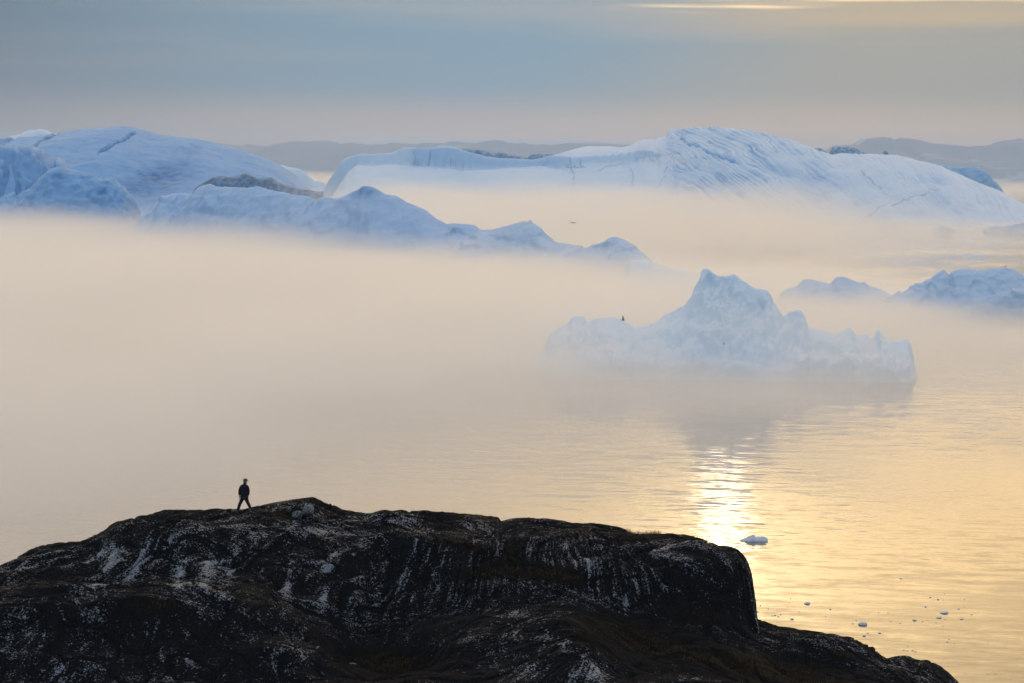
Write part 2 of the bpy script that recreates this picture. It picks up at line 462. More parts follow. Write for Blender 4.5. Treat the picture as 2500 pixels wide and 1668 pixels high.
# lumpy low berg in front of it
L3 = [(-120, 560), (-60, 510), (0, 487), (40, 472), (60, 465), (90, 447), (108, 425), (125, 412), (140, 409), (155, 410), (175, 415), (205, 421), (235, 433), (242, 436), (260, 437), (285, 451), (305, 458),
      (318, 478), (330, 497), (335, 508), (345, 530), (352, 570), (356, 600)]
def pnt(X, Y, Z, px, py, blue, dirt_shade):
    k = sstep(px, 180, 250)
    lump = ridged(px / 16, py / 22, 3, 81)
    Z = Z + k * 1.2 * lump + 2.2 * facets(px, py, 22, 14, 403) * sstep(py, 415, 440)
    patch = np.exp(-(((px - 145) / 22) ** 2 + ((py - 430) / 10) ** 2)) + np.exp(-(((px - 250) / 14) ** 2 + ((py - 470) / 10) ** 2))
    spots = np.exp(-(((px - 43) / 3.5) ** 2 + ((py - 480) / 3.5) ** 2)) + np.exp(-(((px - 50) / 7) ** 2 + ((py - 497) / 2) ** 2))
    return Z, blue + 0.8 * patch + 0.35 * k * sstep(-lump, -0.4, 0.1), dirt_shade + spots
iceberg('iceberg', ice_blue, (at(-140, 500, 2250).x, at(365, 500, 2250).x, 2170, 2380), (0.9, 1.0), lambda X, Y: ridge(X, Y, L3, 2250, 60, 110, fs=(1.8, 0.9)),
        'low lumpy blue iceberg with a round-nosed right end, rising from the fog at the left', (1.2, 18), 51, paint=pnt, flute=0.3)

# faint berg in the gap
L5 = [(640, 470), (680, 402), (705, 408), (720, 409), (735, 414), (750, 425), (768, 440), (790, 446), (830, 452), (860, 480), (880, 520)]
iceberg('iceberg', ice_white, (*span(L5, 3900), 3840, 4050), (1.8, 2.0), lambda X, Y: ridge(X, Y, L5, 3900, 60, 90),
        'faint small iceberg in the bright gap between the two largest icebergs', (1.5, 30), 55)

# --- long ridge in front of the fog at the left and centre
L4 = [(320, 585, 2050), (345, 520, 2050), (370, 505, 2040), (385, 490, 2040), (395, 478, 2030), (425, 474, 2020), (445, 472, 2020), (462, 476, 2010), (475, 466, 2000), (490, 456, 2000), (510, 450, 1990), (530, 455, 1980),
      (560, 456, 1970), (585, 458, 1960), (605, 460, 1950), (628, 454, 1945), (650, 460, 1940), (670, 467, 1930), (700, 471, 1920), (720, 477, 1910), (755, 480, 1900), (770, 486, 1895),
      (783, 482, 1890), (810, 484, 1880), (830, 482, 1875), (860, 471, 1870), (878, 464, 1865), (885, 457, 1860), (893, 455, 1860), (910, 457, 1855), (950, 477, 1850), (990, 496, 1845),
      (1017, 502, 1840), (1040, 517, 1835), (1070, 538, 1830), (1095, 549, 1825), (1120, 548, 1820), (1130, 547, 1820), (1150, 551, 1815), (1180, 560, 1810), (1210, 570, 1800), (1250, 600, 1790), (1290, 660, 1780)]
def pnt(X, Y, Z, px, py, blue, dirt_shade):
    f = ridged((px - 0.5 * py) / 9, py / 60, 3, 91)
    Z = Z + (0.5 * f + 2.0 * facets(px, py, 50, 24, 405)) * sstep(py, 462, 490)
    cap = np.exp(-(((px - 895) / 26) ** 2 + ((py - 466) / 14) ** 2))
    cr = np.maximum(crack(px, py, [(812, 486), (825, 505), (835, 520)], 2.0), crack(px, py, [(765, 490), (750, 515), (740, 530)], 2.0))
    dk = np.exp(-(((px - 1103) / 9) ** 2 + ((py - 562) / 5) ** 2)) + np.exp(-(((px - 905) / 10) ** 2 + ((py - 468 + 0.5 * (px - 905)) / 3) ** 2))
    return Z - 1.0 * cr, blue + 0.9 * cap + 0.3 * cr, dirt_shade + 0.25 * cr + 0.3 * dk
iceberg('iceberg', ice_ridge, (at(310, 500, 2050).x, at(1300, 500, 1800).x, 1730, 2180), (0.9, 1.0), lambda X, Y: ridge(X, Y, L4, 1950, 70, 110, fs=(1.3, 1.0)),
        'long blue ice ridge with a pointed summit rising from the fog left of centre', (1.1, 16), 61, paint=pnt, flute=0.25)

L6 = [(1090, 640, 1640), (1130, 585, 1640), (1180, 567, 1640), (1200, 562, 1640), (1230, 554, 1635), (1255, 545, 1630), (1270, 544, 1630), (1290, 541, 1625), (1297, 541, 1625), (1310, 551, 1620), (1330, 570, 1615), (1350, 588, 1610),
      (1365, 592, 1605), (1400, 598, 1600), (1430, 603, 1595), (1440, 600, 1590), (1465, 595, 1585), (1480, 590, 1580), (1484, 584, 1580), (1490, 583, 1580), (1510, 580, 1575), (1530, 588, 1570), (1560, 609, 1565),
      (1590, 633, 1560), (1603, 645, 1555), (1640, 675, 1550), (1680, 720, 1545)]
def pnt(X, Y, Z, px, py, blue, dirt_shade):
    f = ridged((px - 0.4 * py) / 13, py / 50, 3, 101)
    dk = np.exp(-(((px - 1283) / 6) ** 2 + ((py - 609 - 0.6 * (px - 1283)) / 3) ** 2)) + 0.6 * np.exp(-(((px - 1330) / 8) ** 2 + ((py - 645) / 8) ** 2))
    return Z + (0.4 * f + 1.6 * facets(px, py, 42, 22, 404)) * sstep(py, 550, 585), blue, dirt_shade + 0.35 * dk
iceberg('iceberg', ice_grey, (at(1080, 600, 1640).x, at(1690, 600, 1550).x, 1470, 1760), (0.75, 0.8), lambda X, Y: ridge(X, Y, L6, 1600, 60, 80, fs=(1.2, 1.0)),
        'pale two-peaked iceberg in the fog at the centre, small birds along its left peak', (0.9, 13), 71, paint=pnt, flute=0.2)

L7 = [(1500, 760), (1520, 690), (1528, 655), (1535, 640), (1545, 635), (1580, 635), (1600, 643), (1620, 650), (1650, 655), (1680, 662), (1712, 667), (1740, 672), (1780, 681), (1820, 700), (1850, 730)]
iceberg('iceberg', ice_white, (*span(L7, 1400), 1340, 1500), (0.6, 0.7), lambda X, Y: ridge(X, Y, L7, 1400, 40, 60, fs=(2.0, 0.9)),
        'dim flat slab of ice half lost in fog, left behind the spired iceberg', (0.5, 10), 81)

# --- the great striped berg at the back right
DB = 3420
H1 = [(775, 520), (790, 462), (803, 437), (820, 415), (835, 390), (850, 384), (862, 380), (880, 376), (920, 377), (955, 375), (970, 368), (985, 360), (1055, 361), (1075, 357), (1100, 358), (1120, 363), (1150, 373), (1190, 382),
      (1230, 386), (1280, 389), (1300, 390), (1320, 387), (1340, 381), (1370, 380.5), (1390, 383), (1450, 380), (1510, 377), (1540, 370), (1560, 365), (1590, 367), (1640, 385), (1700, 420), (1800, 470), (1900, 520)]
H2 = [(780, 560), (810, 480), (850, 420), (870, 404), (900, 405), (935, 404), (960, 402), (1000, 405), (1050, 408), (1100, 414), (1120, 418), (1200, 415), (1260, 409), (1330, 408), (1370, 416), (1400, 426),
      (1430, 422), (1460, 416), (1500, 410), (1560, 412), (1620, 430), (1700, 470), (1780, 520)]
H3 = [(1280, 440), (1320, 392), (1340, 383), (1390, 367), (1430, 358), (1470, 357), (1520, 360), (1545, 354), (1558, 345), (1575, 341), (1600, 343), (1607, 337), (1613, 335), (1628, 332), (1633, 315), (1648, 316),
      (1662, 314), (1666, 311), (1690, 312), (1696, 308), (1705, 311), (1728, 312), (1733, 309), (1755, 309), (1780, 314), (1784, 313), (1840, 319), (1880, 327), (1920, 338), (1960, 352), (1990, 365), (2010, 372), (2035, 379), (2055, 373),
      (2100, 375), (2160, 377), (2190, 379), (2240, 391), (2300, 405), (2340, 425), (2390, 448), (2430, 463), (2460, 480), (2500, 502), (2540, 522), (2600, 560), (2680, 600)]
def bld(X, Y):
    a = ridge(X, Y, H1, DB - 60, 14, 120, fs=(3, 1.0), bs=(1.5, 1.0))
    b = ridge(X, Y, H2, DB - 95, 190, 100, fs=(1.15, 1.0), bs=(3.0, 0.7))
    c = ridge(X, Y, H3, DB + 40, 330, 260, fs=(1.35, 1.0), bs=(1.4, 1.0))
    return np.maximum(np.maximum(a, b), c)
def pnt(X, Y, Z, px, py, blue, dirt_shade):
    # layers tilted down to the right: grooves along lines of constant u
    u = (px * 0.60 - py * 0.80) / 1.0 + 14 * perlin(px / 160, py / 90, 6)
    u = (px - 1640) * 0.52 * (1 + 0.0004 * (px - 1640)) - (py - 310) * (0.95 - 0.00022 * (px - 1640)) + 11 * fbm(px / 100, py / 55, 3, 6)
    right = sstep(px, 1600, 1660) * sstep(py + 0.0 * px, 300, 312)
    fade = 1 - 0.55 * sstep(px, 1850, 2100)
    g = (1 - np.abs(perlin(u / 9.0, px / 900, 33)) * 2.2) ** 3
    g2 = (1 - np.abs(perlin(u / 3.6, px / 500, 34)) * 2.0) ** 3
    g = np.clip(g, 0, 1); g2 = np.clip(g2, 0, 1)
    on = sstep(fbm(px / 70, py / 30, 3, 35), -0.15, 0.45)
    on = (0.40 + 0.60 * on) * (0.6 + 0.4 * (1 - sstep(px, 1800, 1960)))
    Z = Z - right * (3.0 * g * fade * on + 1.3 * g2 * (0.35 + 0.65 * on))
    blue = blue + right * (1.0 * g * fade * on + 0.42 * g2 * (0.12 + 0.88 * on))
    deep = crack(px, py, [(1660, 335), (1720, 365), (1770, 385), (1800, 397)], 4.5)
    Z = Z - 4 * deep; blue = blue + 0.95 * deep
    # hollows
    for cx, cy_, rx, ry, dpt in ((1910, 415, 40, 12, 6), (1985, 470, 45, 22, 5), (2020, 440, 60, 18, 3.5), (2290, 440, 28, 10, 4), (2285, 490, 34, 20, 4)):
        h = np.exp(-(((px - cx) / rx) ** 2 + ((py - cy_ - 0.25 * (px - cx)) / ry) ** 2))
        Z = Z - dpt * h; blue = blue + 0.22 * h
    # cliff flutes and cracks in the left half
    left = sstep(px, 1460, 1560) * (1 - sstep(px, 1700, 1790)) * sstep(py, 375, 400)
    fl = ridged((px + 0.35 * py) / 30, py / 130, 3, 36)
    Z = Z + 3.5 * left * fl
    blue = blue + 0.25 * left * sstep(-fl, -0.2, 0.3)
    comb = sstep(px, 1430, 1500) * (1 - sstep(px, 1590, 1640)) * sstep(py, 366, 374) * (1 - sstep(py, 392, 404))
    Z = Z + 1.3 * comb * np.sin((px + 0.5 * (py - 370)) / 2.9)
    cr = np.maximum.reduce([crack(px, py, q, 1.6) for q in (
        [(1388, 385), (1395, 400), (1400, 424)], [(1412, 384), (1422, 398), (1426, 410)], [(1302, 404), (1330, 402), (1390, 406), (1430, 409)],
        [(1050, 367), (1047, 390), (1044, 405)], [(1088, 405), (1095, 398), (1105, 393)], [(1060, 402), (1100, 404), (1150, 406)], [(1013, 370), (1011, 395)],
        [(1625, 400), (1625, 430), (1600, 475)], [(1540, 415), (1545, 450), (1535, 500)], [(1400, 424), (1395, 460), (1400, 510)], [(1460, 415), (1500, 405), (1540, 395)],
        [(2180, 500), (2200, 488), (2240, 476), (2270, 463), (2290, 461)], [(2095, 545), (2130, 520), (2165, 495)], [(2102, 415), (2130, 445), (2165, 475)], [(1882, 343), (1890, 360), (1894, 370)])])
    Z = Z - 1.2 * cr
    blue = blue + 0.55 * cr; dirt_shade = dirt_shade + 0.30 * cr
    face = sstep(px, 985, 1020) * (1 - sstep(px, 1330, 1420)) * sstep(py, 360, 363) * (1 - sstep(py, 404, 416))
    blue = blue + 0.30 * face
    dk = sum(np.exp(-(((px - a) / rx) ** 2 + ((py - b - k * (px - a)) / ry) ** 2)) for a, b, rx, ry, k in
             ((1105, 402, 12, 4, 0), (1017, 402, 14, 4, 0), (1560, 390, 12, 4, -0.4), (1620, 375, 16, 7, 0.6), (1660, 390, 22, 8, 0.7), (1765, 450, 8, 12, 0.5), (1840, 490, 18, 5, 0.35), (1815, 482, 14, 3, 0.6), (1995, 500, 5, 5, 0.5), (1590, 385, 30, 14, 0.5)))
    st = sstep(ridged((px - 0.9 * py) / 8, py / 40, 3, 38), 0.0, 0.5)
    dirt_shade = dirt_shade + 0.40 * np.clip(dk, 0, 1) * st
    return Z, blue, dirt_shade
iceberg('iceberg', ice_white, (at(740, 500, DB).x, at(2700, 500, DB).x, 3050, 3590), (1.35, 1.35), bld,
        'great pale iceberg at the back, serrated summit, slanting stripes down its right side', (1.6, 60), 91, paint=pnt, flute=0.25)

# bergs peeping out behind it
H5 = [(2200, 470), (2235, 402), (2255, 400), (2270, 396), (2290, 399), (2320, 406), (2350, 407), (2385, 407), (2400, 412), (2412, 424), (2416, 430), (2419, 440), (2430, 443), (2440, 455), (2447, 471), (2465, 505), (2480, 550)]
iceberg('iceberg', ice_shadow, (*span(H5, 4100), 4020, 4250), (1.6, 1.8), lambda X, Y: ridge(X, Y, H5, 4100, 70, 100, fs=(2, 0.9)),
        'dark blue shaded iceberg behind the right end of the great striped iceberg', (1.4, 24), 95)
H6a = [(1970, 400), (1985, 364), (1998, 361), (2008, 364), (2020, 374), (2026, 386), (2029, 410)]
H6 = [(2022, 400), (2026, 372), (2028, 366), (2033, 358), (2050, 358), (2080, 359), (2097, 367), (2115, 374), (2130, 400)]
def bandpaint(X, Y, Z, px, py, blue, dirt_shade):
    return Z, blue, dirt_shade + 0.75 * sstep(fbm(px / 9, py / 5, 3, 5), -0.35, 0.3)
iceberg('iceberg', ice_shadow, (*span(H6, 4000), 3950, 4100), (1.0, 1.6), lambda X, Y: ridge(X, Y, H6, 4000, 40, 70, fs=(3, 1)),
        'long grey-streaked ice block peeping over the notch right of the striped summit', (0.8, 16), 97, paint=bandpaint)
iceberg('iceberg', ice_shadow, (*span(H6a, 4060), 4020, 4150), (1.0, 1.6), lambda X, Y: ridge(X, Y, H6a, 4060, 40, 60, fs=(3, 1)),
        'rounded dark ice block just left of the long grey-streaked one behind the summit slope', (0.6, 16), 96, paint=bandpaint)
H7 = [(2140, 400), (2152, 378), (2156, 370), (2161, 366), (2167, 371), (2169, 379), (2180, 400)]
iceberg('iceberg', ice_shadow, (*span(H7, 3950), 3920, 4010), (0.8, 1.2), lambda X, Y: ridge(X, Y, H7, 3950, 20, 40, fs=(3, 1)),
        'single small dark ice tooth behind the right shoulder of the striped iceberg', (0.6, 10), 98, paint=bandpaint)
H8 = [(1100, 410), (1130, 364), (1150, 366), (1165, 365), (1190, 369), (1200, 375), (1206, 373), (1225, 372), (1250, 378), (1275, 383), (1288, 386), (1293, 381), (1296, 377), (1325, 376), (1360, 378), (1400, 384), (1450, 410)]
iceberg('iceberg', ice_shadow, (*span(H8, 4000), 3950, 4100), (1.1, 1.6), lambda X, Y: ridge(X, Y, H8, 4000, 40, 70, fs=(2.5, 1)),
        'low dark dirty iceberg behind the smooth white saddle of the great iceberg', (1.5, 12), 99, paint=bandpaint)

# --- spired berg in the middle distance
DM = 852
M1 = [(1195, 930), (1240, 912), (1280, 884), (1310, 868), (1330, 856), (1338, 828), (1345, 815), (1370, 795), (1385, 790), (1392, 778), (1400, 773), (1420, 775), (1424, 773), (1430, 785), (1440, 787), (1455, 780), (1475, 777), (1500, 776), (1520, 780), (1540, 795), (1553, 801),
      (1580, 794), (1600, 790), (1620, 772), (1640, 760), (1655, 750), (1668, 746), (1675, 735), (1688, 720), (1692, 705), (1700, 692), (1709, 680), (1711, 664), (1717, 657), (1730, 656.5), (1740, 662), (1747, 670), (1760, 674), (1775, 674), (1795, 670),
      (1810, 683), (1830, 697), (1850, 706), (1870, 709), (1878, 718), (1885, 735), (1900, 755), (1915, 775), (1930, 793), (1945, 812), (1960, 830), (1985, 860), (2010, 900), (2030, 940)]
M2 = [(1880, 940), (1895, 800), (1915, 772), (1930, 760), (1945, 758), (1960, 760), (1968, 772), (1970, 798), (1990, 804), (2010, 808), (2035, 813), (2055, 810), (2075, 799), (2085, 812), (2095, 822), (2120, 820), (2128, 828), (2138, 826), (2147, 804), (2155, 815),
      (2163, 831), (2185, 830), (2200, 832), (2213, 824), (2221, 842), (2226, 870), (2228, 900), (2233, 925), (2235, 945)]
M3 = [(1560, 930), (1600, 868), (1630, 850), (1655, 840), (1690, 828), (1720, 803), (1735, 788), (1747, 783), (1760, 788), (1790, 808), (1820, 836), (1845, 862), (1880, 900), (1900, 930)]
M4 = [(1380, 930), (1420, 885), (1450, 868), (1480, 866), (1520, 872), (1580, 884), (1640, 888), (1700, 875), (1760, 880), (1820, 892), (1880, 905), (1930, 890), (1950, 868), (1970, 862), (2020, 866), (2100, 868), (2180, 872), (2215, 890), (2230, 930)]
def bld(X, Y):
    Y = Y + 3.2 * fbm(X / 14, Y / 60, 3, 141)
    a = ridge(X, Y, M1, DM, 27, 30, fs=(1.15, 1.1), bs=(1.3, 1.0))
    b = ridge(X, Y, M2, DM + 2, 16, 26, fs=(1.3, 0.9), bs=(1.6, 1.0))
    c = ridge(X, Y, M3, DM - 16, 13, 20, fs=(1.4, 1.0), bs=(1.1, 1.0))
    e = ridge(X, Y, M4, DM - 26, 7, 24, fs=(2.5, 0.8), bs=(2.0, 0.8))
    return np.maximum(np.maximum(a, b), np.maximum(c, e))
def pnt(X, Y, Z, px, py, blue, dirt_shade):
    f = ridged((px + 0.15 * py) / 13, py / 45, 4, 111)
    cp = np.minimum(np.interp(px, [q[0] for q in M1], [q[1] for q in M1]), np.interp(px, [q[0] for q in M2], [q[1] for q in M2], left=2000))
    below = sstep(py - cp, 5, 45)
    Z = Z + 0.35 * f * below + below * (1.3 * facets(px, py, 64, 52, 401) + 0.15 * facets(px, py, 17, 14, 402))
    but = ridged((px + 0.3 * py) / 46, py / 90, 2, 115)
    Z = Z + 1.8 * (but - 0.35) * below * (1 - sstep(py, 880, 915))
    led = ridged(py / 20 + 0.4 * perlin(px / 60, py / 60, 8), px / 90, 2, 116)
    Z = Z + 0.2 * led * below
    cr = np.exp(-(((px - 1775) / 30) ** 2 + ((py - 725) / 45) ** 2))
    rough = fbm(px / 6, py / 6, 4, 113)
    Z = Z + 0.55 * cr * rough
    dirt_shade = dirt_shade + 0.35 * cr * sstep(rough, 0.25, 0.7)
    blue = blue + 0.5 * np.exp(-(((px - 1850) / 40) ** 2 + ((py - 735) / 30) ** 2)) + 0.7 * np.exp(-(((px - 1945) / 24) ** 2 + ((py - 775) / 18) ** 2)) + 0.4 * np.exp(-(((px - 1735) / 14) ** 2 + ((py - 690) / 30) ** 2))
    blue = blue + 0.8 * np.exp(-(((px - 1810) / 7) ** 2 + ((py - 808 - 0.7 * (px - 1810)) / 2) ** 2))
    edge = crack(px, py, [(1707, 672), (1716, 700), (1716, 740), (1710, 780)], 5)
    Z = Z + 0.5 * edge
    return Z, blue, dirt_shade
iceberg('iceberg', ice_near, (at(1185, 900, DM).x, at(2245, 900, DM).x, DM - 46, DM + 34), (0.24, 0.25), bld,
        'jagged spired iceberg in the mist right of centre, reflected in the golden water', (0.5, 5.0), 103, paint=pnt, flute=0.06)

# --- bergs behind the spire at the right
J0 = [(1800, 780), (1830, 730), (1845, 708), (1858, 700), (1890, 699), (1905, 706), (1925, 730), (1945, 780)]
iceberg('iceberg', ice_white, (*span(J0, 1500), 1460, 1560), (0.6, 0.7), lambda X, Y: ridge(X, Y, J0, 1500, 25, 40),
        'faintest low iceberg in mist directly right behind the spire', (0.5, 8), 121)
J1 = [(1870, 790), (1895, 740), (1910, 716), (1920, 707), (1945, 697), (1960, 686), (1970, 682), (2000, 685), (2025, 692), (2030, 690), (2037, 681), (2043, 676), (2065, 678), (2090, 688), (2103, 690), (2109, 686), (2116, 694), (2125, 699), (2150, 708), (2165, 717), (2185, 730), (2215, 760), (2240, 790)]
J1b = [(1900, 800), (1940, 770), (1990, 740), (2030, 722), (2070, 735), (2110, 742), (2140, 760), (2180, 800)]
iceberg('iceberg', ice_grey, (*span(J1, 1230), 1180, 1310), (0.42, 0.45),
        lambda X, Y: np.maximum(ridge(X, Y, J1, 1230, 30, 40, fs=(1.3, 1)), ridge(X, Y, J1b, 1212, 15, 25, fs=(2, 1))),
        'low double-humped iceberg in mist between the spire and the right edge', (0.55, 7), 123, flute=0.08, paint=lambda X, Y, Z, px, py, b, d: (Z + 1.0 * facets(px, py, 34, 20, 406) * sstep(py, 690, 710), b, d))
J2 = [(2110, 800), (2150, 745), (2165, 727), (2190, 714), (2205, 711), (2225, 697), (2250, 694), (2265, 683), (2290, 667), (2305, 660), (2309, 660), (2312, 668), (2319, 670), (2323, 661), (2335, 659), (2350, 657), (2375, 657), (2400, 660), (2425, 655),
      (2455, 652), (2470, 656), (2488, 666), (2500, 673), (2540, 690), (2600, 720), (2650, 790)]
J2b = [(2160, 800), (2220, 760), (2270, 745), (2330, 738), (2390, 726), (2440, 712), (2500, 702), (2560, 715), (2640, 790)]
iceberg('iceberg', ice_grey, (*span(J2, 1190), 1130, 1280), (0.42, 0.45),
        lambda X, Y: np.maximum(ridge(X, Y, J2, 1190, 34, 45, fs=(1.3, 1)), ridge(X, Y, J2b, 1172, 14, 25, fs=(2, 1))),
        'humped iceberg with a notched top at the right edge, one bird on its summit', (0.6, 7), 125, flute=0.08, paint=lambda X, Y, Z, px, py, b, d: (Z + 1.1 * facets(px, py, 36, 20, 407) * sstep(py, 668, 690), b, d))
K1 = [(2405, 560), (2420, 554), (2440, 552), (2458, 553), (2475, 548), (2500, 545), (2540, 541), (2600, 546), (2640, 562)]
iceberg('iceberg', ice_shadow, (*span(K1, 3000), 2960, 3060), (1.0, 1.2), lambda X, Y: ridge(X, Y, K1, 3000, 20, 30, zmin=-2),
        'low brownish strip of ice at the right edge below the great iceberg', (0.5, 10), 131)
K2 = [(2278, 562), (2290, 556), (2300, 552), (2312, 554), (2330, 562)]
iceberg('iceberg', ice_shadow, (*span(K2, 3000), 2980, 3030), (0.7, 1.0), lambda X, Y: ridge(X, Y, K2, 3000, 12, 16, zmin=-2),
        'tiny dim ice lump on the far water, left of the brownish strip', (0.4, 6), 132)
K3 = [(2352, 623.6), (2370, 621.6), (2385, 621.0), (2400, 621.8), (2412, 623.6)]
iceberg('iceberg', ice_white, (*span(K3, 2120), 2105, 2140), (0.5, 0.6), lambda X, Y: ridge(X, Y, K3, 2118, 8, 10, zmin=-1),
        'flat grey floe alone on the bright water above the notched iceberg', (0.2, 6), 133)
K4 = [(-30, 1420), (-15, 1372), (-4, 1362), (3, 1375), (6, 1395), (9, 1420)]
iceberg('iceberg', ice_near, (*span(K4, 430, 1), 424, 440), (0.1, 0.12), lambda X, Y: ridge(X, Y, K4, 430, 3, 4, zmin=-1),
        'small ice fragment cut by the left edge just above the rock', (0.15, 1.5), 134)

# ------------------------------------------------------------------ air: even haze and low fog banks
def box_mesh(name, x0, x1, y0, y1, z0, z1):
    me = bpy.data.meshes.new(name)
    v = [(x, y, z) for z in (z0, z1) for y in (y0, y1) for x in (x0, x1)]
    f = [(0, 2, 3, 1), (4, 5, 7, 6), (0, 1, 5, 4), (2, 6, 7, 3), (0, 4, 6, 2), (1, 3, 7, 5)]
    me.from_pydata(v, [], f)
    return me

hm = bpy.data.materials.new('haze_air'); hm.use_nodes = True
t = NT(hm.node_tree); t.n.clear()
o = t.add('ShaderNodeOutputMaterial'); pv = t.add('ShaderNodeVolumePrincipled')
pv.inputs['Color'].default_value = (0.87, 0.93, 1.0, 1)
pv.inputs['Density'].default_value = 5.0e-5
pv.inputs['Anisotropy'].default_value = 0.25
t.link(pv.outputs[0], o.inputs['Volume'])
link('haze', box_mesh('haze', -9000, 9000, -300, 36000, -25, 430), hm, kind='stuff', label='thin even haze that greys the far shore')

FOG_N = 0
def fog_bank(name, x0, x1, y0, y1, h, sigma, soft, label, wisp=0.5, aniso=0.75, shear=0.0, top=0.25, step=1.0, seed=0.0, wscale=(0.010, 0.005, 0.045), lower=None, tail=1.0):
    """low fog on the sea: dense below, thinning to nothing at height h, with soft uneven sides (soft = left, right, near, far)"""
    m = bpy.data.materials.new(name); m.use_nodes = True
    t = NT(m.node_tree); t.n.clear()
    o = t.add('ShaderNodeOutputMaterial'); pv = t.add('ShaderNodeVolumePrincipled')
    pos = t.add('ShaderNodeNewGeometry').outputs['Position']
    x, y, z = t.xyz(pos)
    n = t.noise(t.comb(t.math('ADD', t.math('MULTIPLY', x, wscale[0]), seed), t.math('MULTIPLY', y, wscale[1]), t.math('MULTIPLY', z, wscale[2])), 1.0, 3.0, 0.55)[0]
    nn = t.math('SUBTRACT', n, 0.5)
    xs = t.math('SUBTRACT', x, t.math('MULTIPLY', t.math('SUBTRACT', y, y0), shear)) if shear else x
    hh = t.math('ADD', h * 0.86, t.math('MULTIPLY', nn, h * wisp))
    if lower:                                              # the bank gets lower towards +x
        hh = t.math('SUBTRACT', hh, t.smooth(x, lower[0], lower[1], 0.0, lower[2]))
    d = t.smooth(z, t.math('MULTIPLY', hh, top), hh, 1.0, 0.0)
    if tail != 1.0:
        d = t.math('POWER', d, tail)
    for v, lo, wl, hi, wh in ((xs, x0, soft[0], x1, soft[1]), (y, y0, soft[2], y1, soft[3])):
        if wl:
            d = t.math('MULTIPLY', d, t.smooth(v, lo, lo + wl))
        if wh:
            d = t.math('MULTIPLY', d, t.smooth(v, hi - wh, hi, 1.0, 0.0))
    d = t.math('MULTIPLY', d, t.math('MULTIPLY', t.smooth(nn, -0.16, 0.16, 1 - wisp, 1 + wisp), sigma))
    t.link(d, pv.inputs['Density'])
    pv.inputs['Color'].default_value = (0.985, 0.985, 0.985, 1)
    pv.inputs['Anisotropy'].default_value = aniso
    t.link(pv.outputs[0], o.inputs['Volume'])
    m.cycles.volume_step_rate = step
    global FOG_N
    FOG_N += 1                                             # no two banks share a plane
    xa, xb = (x0 + min(0, shear) * (y1 - y0), x1 + max(0, shear) * (y1 - y0))
    return link(name, box_mesh(name, xa, xb, y0, y1, 0.02 + 0.013 * FOG_N, h), m, kind='stuff', label=label)

fog_bank('fog', -560, 40, 225, 2500, 48.0, 0.0170, (0, 140, 280, 120), 'dense low fog bank over the water at the left', wisp=0.4, top=0.0, shear=0.06, lower=(-260, 20, 15), tail=2.2)
fog_bank('fog', -150, 523, 530, 1563, 42.5, 0.0128, (120, 0, 260, 320), 'thin mist on the water round the spired iceberg', wisp=0.7, seed=4.0, top=0.0, lower=(50, 180, 19), tail=1.6)
fog_bank('fog', -215, 393, 1510, 3297, 64.3, 0.0044, (120, 260, 900, 0), 'tall bank of mist before the middle of the great iceberg', wisp=0.7, top=0.1, seed=9.0)
fog_bank('fog', 23, 907, 2205, 3331, 22.7, 0.0036, (200, 0, 900, 0), 'strip of mist along the foot of the great iceberg', wisp=0.7, seed=13.0)
fog_bank('fog', -123, 243, 470, 1303, 12.3, 0.0050, (60, 160, 260, 200), 'shallow mist sheet hugging the water round the foot of the spired iceberg', wisp=0.8, seed=21.0, wscale=(0.016, 0.010, 0.08))
fog_bank('fog', -3100, 4600, 5000, 15000, 60.7, 0.00030, (0, 0, 2500, 2000), 'pale band of sea mist lying far off before the mountains', wisp=0.3, seed=31.0, wscale=(0.0006, 0.0003, 0.01))

# ------------------------------------------------------------------ rock headland in the foreground
CREST = [(-140, 1450), (-60, 1412), (0, 1387), (38, 1372), (77, 1352), (107, 1340), (153, 1333), (199, 1328), (245, 1303), (283, 1282), (314, 1269.5), (337, 1266), (364, 1268), (387, 1263), (417, 1260), (498, 1260),
    (525, 1253), (555, 1249), (590, 1241), (628, 1228.5), (670, 1220), (708, 1214), (739, 1213), (766, 1215), (781, 1225), (800, 1242), (816, 1246), (831, 1252.5), (850, 1254), (911, 1261), (938, 1255), (972, 1254),
    (1030, 1260), (1106, 1269), (1183, 1272), (1213, 1274), (1233, 1282), (1298, 1284), (1336, 1284), (1394, 1287), (1447, 1288.6), (1489, 1297), (1524, 1305), (1545, 1312), (1575, 1313), (1600, 1309), (1636, 1308), (1700, 1322), (1738, 1340),
    (1796, 1369), (1806, 1379), (1811, 1407), (1820, 1444), (1832, 1485), (1834, 1522), (1840, 1525), (1891, 1541), (1942, 1549.5), (1993, 1556), (2038, 1558), (2079, 1566.5), (2123, 1585), (2153, 1606), (2162, 1612.5),
    (2174, 1610), (2215, 1614), (2259, 1631), (2300, 1657), (2340, 1690), (2420, 1760)]
ROW2 = [(-140, 1500), (0, 1455), (150, 1432), (350, 1428), (500, 1440), (600, 1462), (700, 1490), (800, 1560), (900, 1605), (1000, 1590), (1100, 1560), (1200, 1535), (1300, 1528), (1400, 1535), (1480, 1560), (1560, 1600),
    (1700, 1625), (1900, 1655), (2100, 1690), (2300, 1745), (2420, 1830)]
ROW3 = [(-140, 1485), (0, 1440), (150, 1423), (350, 1419), (500, 1431), (600, 1450), (700, 1472), (800, 1505), (900, 1530), (1000, 1525), (1100, 1500), (1200, 1472), (1300, 1458), (1400, 1462), (1500, 1492), (1600, 1522), (1700, 1545),
    (1830, 1572), (1900, 1592), (2000, 1606), (2100, 1632), (2200, 1668), (2300, 1718), (2420, 1812)]
